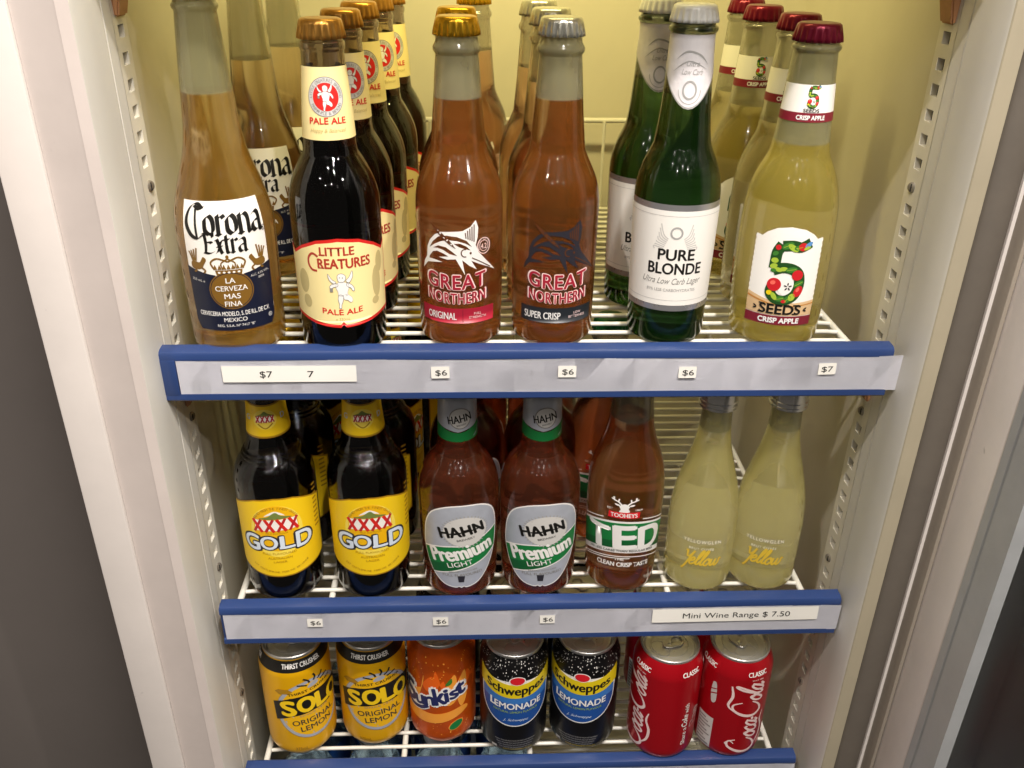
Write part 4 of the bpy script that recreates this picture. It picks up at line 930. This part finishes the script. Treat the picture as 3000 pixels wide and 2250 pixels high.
# ---- little sparkling wine bottles, silver screw caps
b = Bottle('small_wine_bottle', 'x', 'bottle', [(24, 0, 1), (28.0, 2.6), (29.6, 8), (29.8, 25), (30.1, 56), (29.8, 68), (28.6, 83), (26.4, 96), (23.5, 108), (20.0, 121), (17.3, 131), (15.2, 141), (13.8, 150), (13.0, 160), (12.6, 170), (12.9, 176), (13, 184, 1)], 'clear_wine', fill=154)
bm = bmesh.new(); lathe(bm, [(0, .1750), (.0146, .1750), (.0158, .1758), (.0159, .1778), (.0151, .1785), (.0150, .1794), (.0159, .1801), (.0160, .1818), (.0152, .1826), (.0151, .1950), (.0144, .1962), (0, .1964)]); obj('screw_cap', bm, M('cap_bright', '#e6e5e2', .24, .75), b.root, smooth=40)
a = Art(); a.rect(-22, 22, 4, 63, M('clear_film', '#c2b876', .4), 1)
a.items = []
a.text('YELLOWGLEN', 0, 54.4, 3.6, 'white_ink', 2, width=32, bold=.01, space=1.3); a.text('BRUT CUVÉE', 0, 47.6, 2.4, 'white_ink', 2, width=21, space=1.2)
script(a, 'Yellow', -16, 31.5, 7.6, 1.6, 'yellow_ink', 3, .3); script(a, 'Yellow', -15.6, 31.1, 7.6, 1.5, 'mustard', 2, .3)
a.build('printed_label', b.R, .0298, b.root, vcut=9)
a = Art(); a.rect(-31, 31, 5, 80, 'paper_white'); a.rect(-22, 22, 8, 60, 'mustard', 2); o = a.build('back_label', b.R, .0298, b.root, vcut=8); o.rotation_euler = (0, 0, PI)
yb_ = b.root; GY = 'small sparkling wine bottles with script labels'
place(yb_, .1588, .0450, ZM, -12, 'small pale wine bottle with silver screw cap, beside the stag label bottle', GY, True)
place(yb_, .2175, .0450, ZM, -20, 'small pale wine bottle with silver screw cap, nearest the right wall', GY)

# ================================================================== CANS
class Can:
    def __init__(s, name, bodymat, art, lidmat='alu', rref=.0331):
        s.root = thing(name, 'x', 'can')
        P = [(.0225, .0016), (.0236, .0), (.0252, .0006), (.0292, .0058), (.0322, .0108), (.0330, .0150), (.0331, .0190), (.0331, .1080), (.0329, .1110), (.0318, .1155), (.0298, .1210), (.0282, .1246), (.0274, .1262)]
        s.T = P
        bm = bmesh.new(); lathe(bm, [(0, .006), (.018, .0045)]+P)
        art.mesh(s.R, rref, bm=bm, slot0=1, vcut=2.6, base=.00012)
        obj('can_body', bm, [bodymat]+art.mats, s.root, smooth=40)
        bm = bmesh.new()
        lathe(bm, [(.0274, .1260), (.0279, .1272), (.0278, .1290), (.0271, .1297), (.0264, .1292), (.0260, .1270), (.0256, .1236), (.0247, .1226), (.0238, .1236), (.0230, .1248), (.0150, .1250), (0, .1250)], seg=80)
        # scored mouth bead
        tube(bm, [(.0105*math.cos(t), -.0115+.0085*math.sin(t), .1251) for t in [2*PI*k/24 for k in range(25)]], .0005, 6)
        tube(bm, [(.0165*math.cos(t), .018*math.sin(t)*1.0, .1251) for t in [2*PI*k/32 for k in range(33)]], .0004, 6)
        lid = obj('can_lid', bm, lidmat, s.root, smooth=40)
        bm = bmesh.new(); n = 28
        out = []; inn = []
        for k in range(n):
            t = 2*PI*k/n; out.append((.0080*math.cos(t)*(1.0 if math.sin(t) > 0 else .85), .0040+.0115*math.sin(t)))
            inn.append((.0048*math.cos(t), .0078+.0052*math.sin(t)))
        for z0, z1 in ((.1258, .1269),):
            vo = [[bm.verts.new((x, y, z)) for x, y in out] for z in (z0, z1)]; vi = [[bm.verts.new((x, y, z)) for x, y in inn] for z in (z0, z1)]
            for k in range(n):
                j = (k+1) % n
                bm.faces.new((vo[1][k], vo[1][j], vi[1][j], vi[1][k])); bm.faces.new((vo[0][j], vo[0][k], vi[0][k], vi[0][j]))
                bm.faces.new((vo[0][k], vo[0][j], vo[1][j], vo[1][k])); bm.faces.new((vi[0][j], vi[0][k], vi[1][k], vi[1][j]))
        bmesh.ops.bevel(bm, geom=bm.edges[:], offset=.0003, segments=1, affect='EDGES')
        lathe(bm, [(.0022, .1250), (.0022, .1272), (.0012, .1276), (0, .1276)], seg=16)
        obj('pull_tab', bm, lidmat, lid, smooth=40)
    def R(s, z):
        T = s.T
        for (r0, z0), (r1, z1) in zip(T, T[1:]):
            if z1 > z0 and z0 <= z <= z1: return r0+(r1-r0)*(z-z0)/(z1-z0)
        return T[-1][0] if z > T[-1][1] else .0331
M('can_yellow', '#e6ac08', .3, .2); M('can_orange', '#d9590f', .3, .3, noise=.25, nscale=45); M('can_black', '#100f10', .3, .2); M('can_red', '#b60f1c', .28, .35)
# yellow lemon can
a = Art(); a.rect(-104, 104, 114.6, 125.6, 'black_ink', 1)
for k in range(3): a.text('THIRST CRUSHER', -6+69.3*(k-1), 118.6, 4.6, 'white_ink', 2.2, width=40, bold=.03)
a.xf = lambda x, y: (x*1.2, y+6.5)
a.disc(0, 59, 29.5, 36.5, 'silver_print', 1); a.disc(0, 59, 26.6, 33.2, 'amber_yellow', 1.5); a.ring(0, 59, 30, 37, .5, 'grey_ink', 1.8)
a.poly([(-27, 56), (27, 60), (23, 42), (12, 30), (0, 26.4), (-12, 30), (-22, 42)], 'silver_print', 2)
a.poly([(-31, 47.5), (-18, 53.6), (0, 56.2), (18, 56), (32, 53.6), (33, 75), (18, 79.4), (0, 79.6), (-18, 77), (-32, 71)], 'black_ink', 3)
for ch, x_ in (('S', -19.4), ('O', -5.2), ('L', 8.2), ('O', 20.4)): a.text(ch, x_, 58.4-.006*(x_-4)**2, 19, 'gold_yellow', 4.2, width=13 if ch == 'O' else 10.4, bold=.04, rot=.06)
a.text('THIRST CRUSHER', 0, 82.6, 3.0, 'black_ink', 3.4, width=38, bold=.02, rot=.13); a.text('SINCE 1973', 0, 53, 2.2, 'grey_ink', 3, width=24, rot=.1)
a.text('ORIGINAL', 0, 42.4, 6.8, 'slate', 3.4, width=36, bold=.012, rot=.08); a.text('LEMON', 1, 33.4, 6.8, 'slate', 3.4, width=26, bold=.012, rot=.08)
for t_ in (20, 55, 90, 125, 160): c_, s_ = math.cos(math.radians(t_)), math.sin(math.radians(t_)); a.stroke([(2+6*c_, 88+5*s_), (2+10*c_+1.5*s_, 88+9*s_), (2+14*c_, 88+13*s_)], 1.5, 'black_ink', 3.2); 
a.spoly([(-3, 86.4), (4, 87), (6, 90), (2, 92), (-2, 90)], 'silver_print', 3)
a.xf = None
a.poly([(-35, 92), (-31, 95), (-22, 95), (-18, 92), (-22, 89), (-31, 89)], 'ochre', 2); a.text('375mL', -16, 14.6, 3.6, 'ochre', 2, width=12, bold=.02)
c1 = Can('lemon_drink_can', 'can_yellow', a); GS = 'yellow lemon drink cans'
place(c1.root, -.2165, .0480, ZB, 36, 'yellow lemon drink can with black top band, leftmost of the cans', GS, True)
place(c1.root, -.1450, .0575, ZB, 16, 'yellow lemon drink can standing next to the orange can', GS)
# orange can
a = Art(); random.seed(8)
for i in range(9): a.spoly([(-40+11*i+random.uniform(-3, 3), 44+random.uniform(0, 60)), (-32+11*i, 62+random.uniform(0, 40)), (-34+11*i, 78+random.uniform(0, 20)), (-44+11*i, 66+random.uniform(0, 25))], random.choice(['orange_light', 'tan_orange', 'orange_print']), 1)
a.spoly([(-40, 40), (-18, 34), (8, 36), (34, 46), (28, 52), (0, 47), (-30, 49)], 'orange_light', 1.4)
for i in range(120):
    r_ = random.uniform(.25, .8); a.disc(random.uniform(-50, 50), random.choice([random.uniform(10, 45), random.uniform(90, 120)]), r_, r_, 'orange_light', 2)
W = [('S', -25, 58, 26), ('u', -13.6, 58.6, 17), ('n', -3.4, 60.4, 17), ('k', 7.0, 63, 22), ('i', 14.0, 66, 18), ('s', 20.6, 68.6, 16), ('t', 28.4, 71.6, 20)]
for bo, m_, l_ in ((.12, 'white_ink', 2.6), (.035, 'violet_navy', 3.8)):
    for ch, x_, y_, h_ in W: a.text(ch, x_, y_-2, h_*(.98 if ch.isupper() or ch in 'kt' else 1.0), m_, l_, bold=bo, width={'S': 14, 'u': 10, 'n': 10, 'k': 10, 'i': 4.4, 's': 8.6, 't': 8}[ch]+bo*18, shear=.12, rot=.25)
    a.stroke([(-34, 57), (-26, 51), (-14, 52), (-6, 57)], 3.2+bo*30, m_, l_-.2)
a.spoly([(11.5, 86), (17, 93), (18, 88), (15, 84.6)], 'leaf', 4.2); a.disc(21, 30, 8.4, 5.4, 'orange_light', 2.4, .6); a.disc(21, 30, 7.6, 4.7, 'green', 3, .6); a.text('375mL', 24, 13, 3.0, 'orange_light', 2, width=10)
c2 = Can('orange_drink_can', 'can_orange', a)
place(c2.root, -.0768, .0585, ZB, -12, 'orange soft drink can with navy and white script, between yellow and black cans', None, True)
# black lemonade cans
a = Art(); random.seed(11)
for i in range(420):
    y = 126-abs(random.gauss(0, 20)); 
    if y < 76: continue
    r_ = random.choice([.25, .3, .4, .55]); a.disc(random.uniform(-104, 104), y, r_, r_*1.2, 'pale_grey', 1)
a.xf = lambda x, y: (x*1.22, y+17)
a.poly([(-31, 70), (-31, 86), (31, 86), (31, 70)]+arcpts(0, 62, 30.5, 34.5, 0, -180, 24), 'white_ink', 1)
a.poly([(-29.4, 72), (29.4, 72)]+arcpts(0, 62, 29.2, 33, 0, -180, 24), 'blue', 2); a.poly([(-29.2, 72), (29.2, 72), (29.2, 62), (0, 57), (-29.2, 62)], 'blue_light', 2.2)
a.poly([(-32+64*i/16, 65+.010*(-32+4*i)**2) for i in range(17)]+[(32-64*i/16, 82+.013*(32-4*i)**2) for i in range(17)], 'lemon', 3)
a.text('Schweppes', 0, 69.4, 11.0, 'black_ink', 4, width=48, bold=.024, warp=lambda x, y: (x, y*(1-.0002*x*x)+.011*x*x))
a.disc(1, 87, 6.4, 5.4, 'white_ink', 3.6); a.disc(1, 87, 5.6, 4.7, 'bright_red', 4.2)
a.text('LEMONADE', 0, 50.6, 8.0, 'white_ink', 4, width=42, bold=.02, warp=lambda x, y: (x, y+.006*x*x)); a.text('L', -18.2, 53, 9.6, 'white_ink', 4.4, bold=.02)
a.text('NATURAL LEMON FLAVOUR', 0, 45.6, 2.7, 'leaf_light', 4, width=36, warp=lambda x, y: (x, y+.006*x*x)); a.text('J. Schweppe', 0, 35.4, 3.0, 'ice', 4, width=20, shear=.4)
a.xf = None
for i in range(4): a.text('Made in Australia from local and imported ingredients', 0, 24.6-3*i, 1.5, 'mid_grey', 2, width=40-3*i)
a.text('www.schweppes.com.au', 3, 12.4, 2.2, 'lemon', 2, width=30); a.text('375mL', 20, 8.6, 2.8, 'pale_grey', 2, width=9); a.rect(-24, -18.4, 9, 16, 'pale_grey', 2); a.rect(-22.6, -19.4, 10, 12.4, 'black_ink', 2.6)
c3 = Can('lemonade_can', 'can_black', a); GL = 'black lemonade cans with blue shields'
for i, (x, y, r, l) in enumerate([(-.0062, .0440, 1, 'black lemonade can with blue shield, next to the orange can'), (.0632, .0460, -14, 'black lemonade can with blue shield turned aside, next to the red cans'), (-.0010, .1150, 12, 'black can standing behind the lemonade can by the orange one'), (.0660, .1160, 30, 'black can standing behind the lemonade can by the red ones'), (.0030, .1860, 60, 'black can deep in the shelf, third back beside the orange can row'), (.0720, .1860, -40, 'black can deep in the shelf, third back beside the red can row'), (-.0720, .1300, 120, 'black can in the shade directly behind the orange can')]):
    place(c3.root, x, y, ZB, r, l, GL, i == 0)
# red cola cans
a = Art()
def up(cx, y0): return lambda x, y: (cx-y, y0+x)
for off in (0, 104): bezcap(a, (lambda c: (lambda x, y: (c-(y-10)*.98, 14+x*.88)))(off), 'pink_white', 2)
for off in (0, 52, 104, 156): a.text('CLASSIC', off+2-(208 if off > 104 else 0), 113.4, 4.8, 'white_ink', 2, width=20, bold=.03)
for off in (0, 104): a.text('SINCE 1886', off+2, 108.6, 1.8, 'pink_white', 2, width=12)
a.text('Share a ', 55, 24, 5.2, 'white_ink', 2, width=22, rot=PI/2, bold=.006, align='L'); a.text('Coke', 55, 48, 6.6, 'white_ink', 2, width=16, rot=PI/2, shear=.3, bold=.03, align='L'); a.text('with', 55, 66, 5.2, 'white_ink', 2, width=12, rot=PI/2, align='L', bold=.006)
a.text('Pop', 70, 44, 12, 'pale_grey', 2, width=22, rot=PI/2, align='L', bold=.02); a.text('Pop', 70, 44.4, 11.4, 'can_red', 2.8, width=20.4, rot=PI/2, align='L', bold=-.012)
a.rect(-52, -34, 12, 52, 'pale_grey', 1); 
for i in range(9): a.rect(-50.5, -36-(i % 3)*3, 15+4*i, 16.6+4*i, 'grey_ink', 2)
a.spoly([(-39, 72), (-35, 74), (-34.6, 84), (-36, 96), (-38, 98), (-40, 96), (-41, 84)], 'pale_grey', 1); a.stroke([(-41.5, 82), (-34, 86)], 1.2, 'can_red', 2); a.stroke([(-41, 88), (-34.6, 91)], 1, 'can_red', 2)
a.stroke([(83, 100), (79, 116)], 4, 'white_ink', 1)
c4 = Can('cola_can', 'can_red', a); GK = 'red cola cans'
for i, (x, y, r, l) in enumerate([(.1405, .0330, -63, 'red cola can with sideways script, beside the black lemonade cans'), (.2075, .0330, 16, 'red cola can nearest the right wall, script running up its right side'), (.1480, .1030, 20, 'red cola can standing behind the one beside the lemonade'), (.2170, .1030, 80, 'red cola can in the rear corner behind the one by the wall')]):
    place(c4.root, x, y, ZB, r, l, GK, i == 0)

# ================================================================== WATER BOTTLES BELOW
glass('water_plastic', (.62, .82, .96), 10, '#9fb4c4', .12, .05, ior=1.33)
b = Bottle('water_bottle', 'x', 'bottle', [(26, 0, 1), (30, 2), (31.5, 8), (31, 60), (32, 110), (31.5, 150), (26, 172), (18, 188), (13.5, 198), (12.5, 206), (15, 207.5), (15, 209), (12.5, 211), (12.4, 213, 1)], 'water_plastic', fill=180)
bm = bmesh.new(); lathe(bm, [(.0152, .2115), (.0155, .2125), (.0155, .2235), (.0146, .2248), (0, .2250)], seg=48); obj('screw_cap', bm, M('cap_clear', '#c9d2dc', .35), b.root, smooth=40)
a = Art(); a.rect(-101, 101, 62, 146, 'blue', 1); a.rect(-101, 101, 96, 106, 'blue_light', 2); a.build('wrap_label', b.R, .0322, b.root, vcut=12)
GW = 'blue water bottles under the lowest shelf'
W = [(-.222, .060), (-.152, .066), (-.083, .062), (-.012, .066), (-.222, .130), (-.152, .134), (-.083, .132), (-.012, .136), (-.19, .20), (-.12, .20), (-.05, .205)]
for i, (x, y) in enumerate(W):
    place(b.root, x, y, ZB-.235, 0, 'blue water bottle seen down through the wires of the lowest shelf', GW, i == 0)
t = thing('wire_shelf', 'hidden wire shelf carrying the blue water bottles below the lowest blue rail', 'shelf', (0, 0, ZB-.235))
bm = bmesh.new()
for k in range(20): tube(bm, [(-.250, .013+.017*k, -.0024), (.2515, .013+.017*k, -.0024)], .0022)
obj('wire_grid', bm, 'wire_white', t, smooth=60)
bm = bmesh.new()
for x in (-.25, .2515, -.1, .1): tube(bm, [(x, .0125, -.0072), (x, .34, -.0072)], .0028)
box(bm, -.2515, .253, .338, .3425, -.0085, -.0059)
obj('frame_wire', bm, 'wire_white', t, smooth=60)

bpy.data.objects.remove(_txt)
bpy.context.view_layer.update()
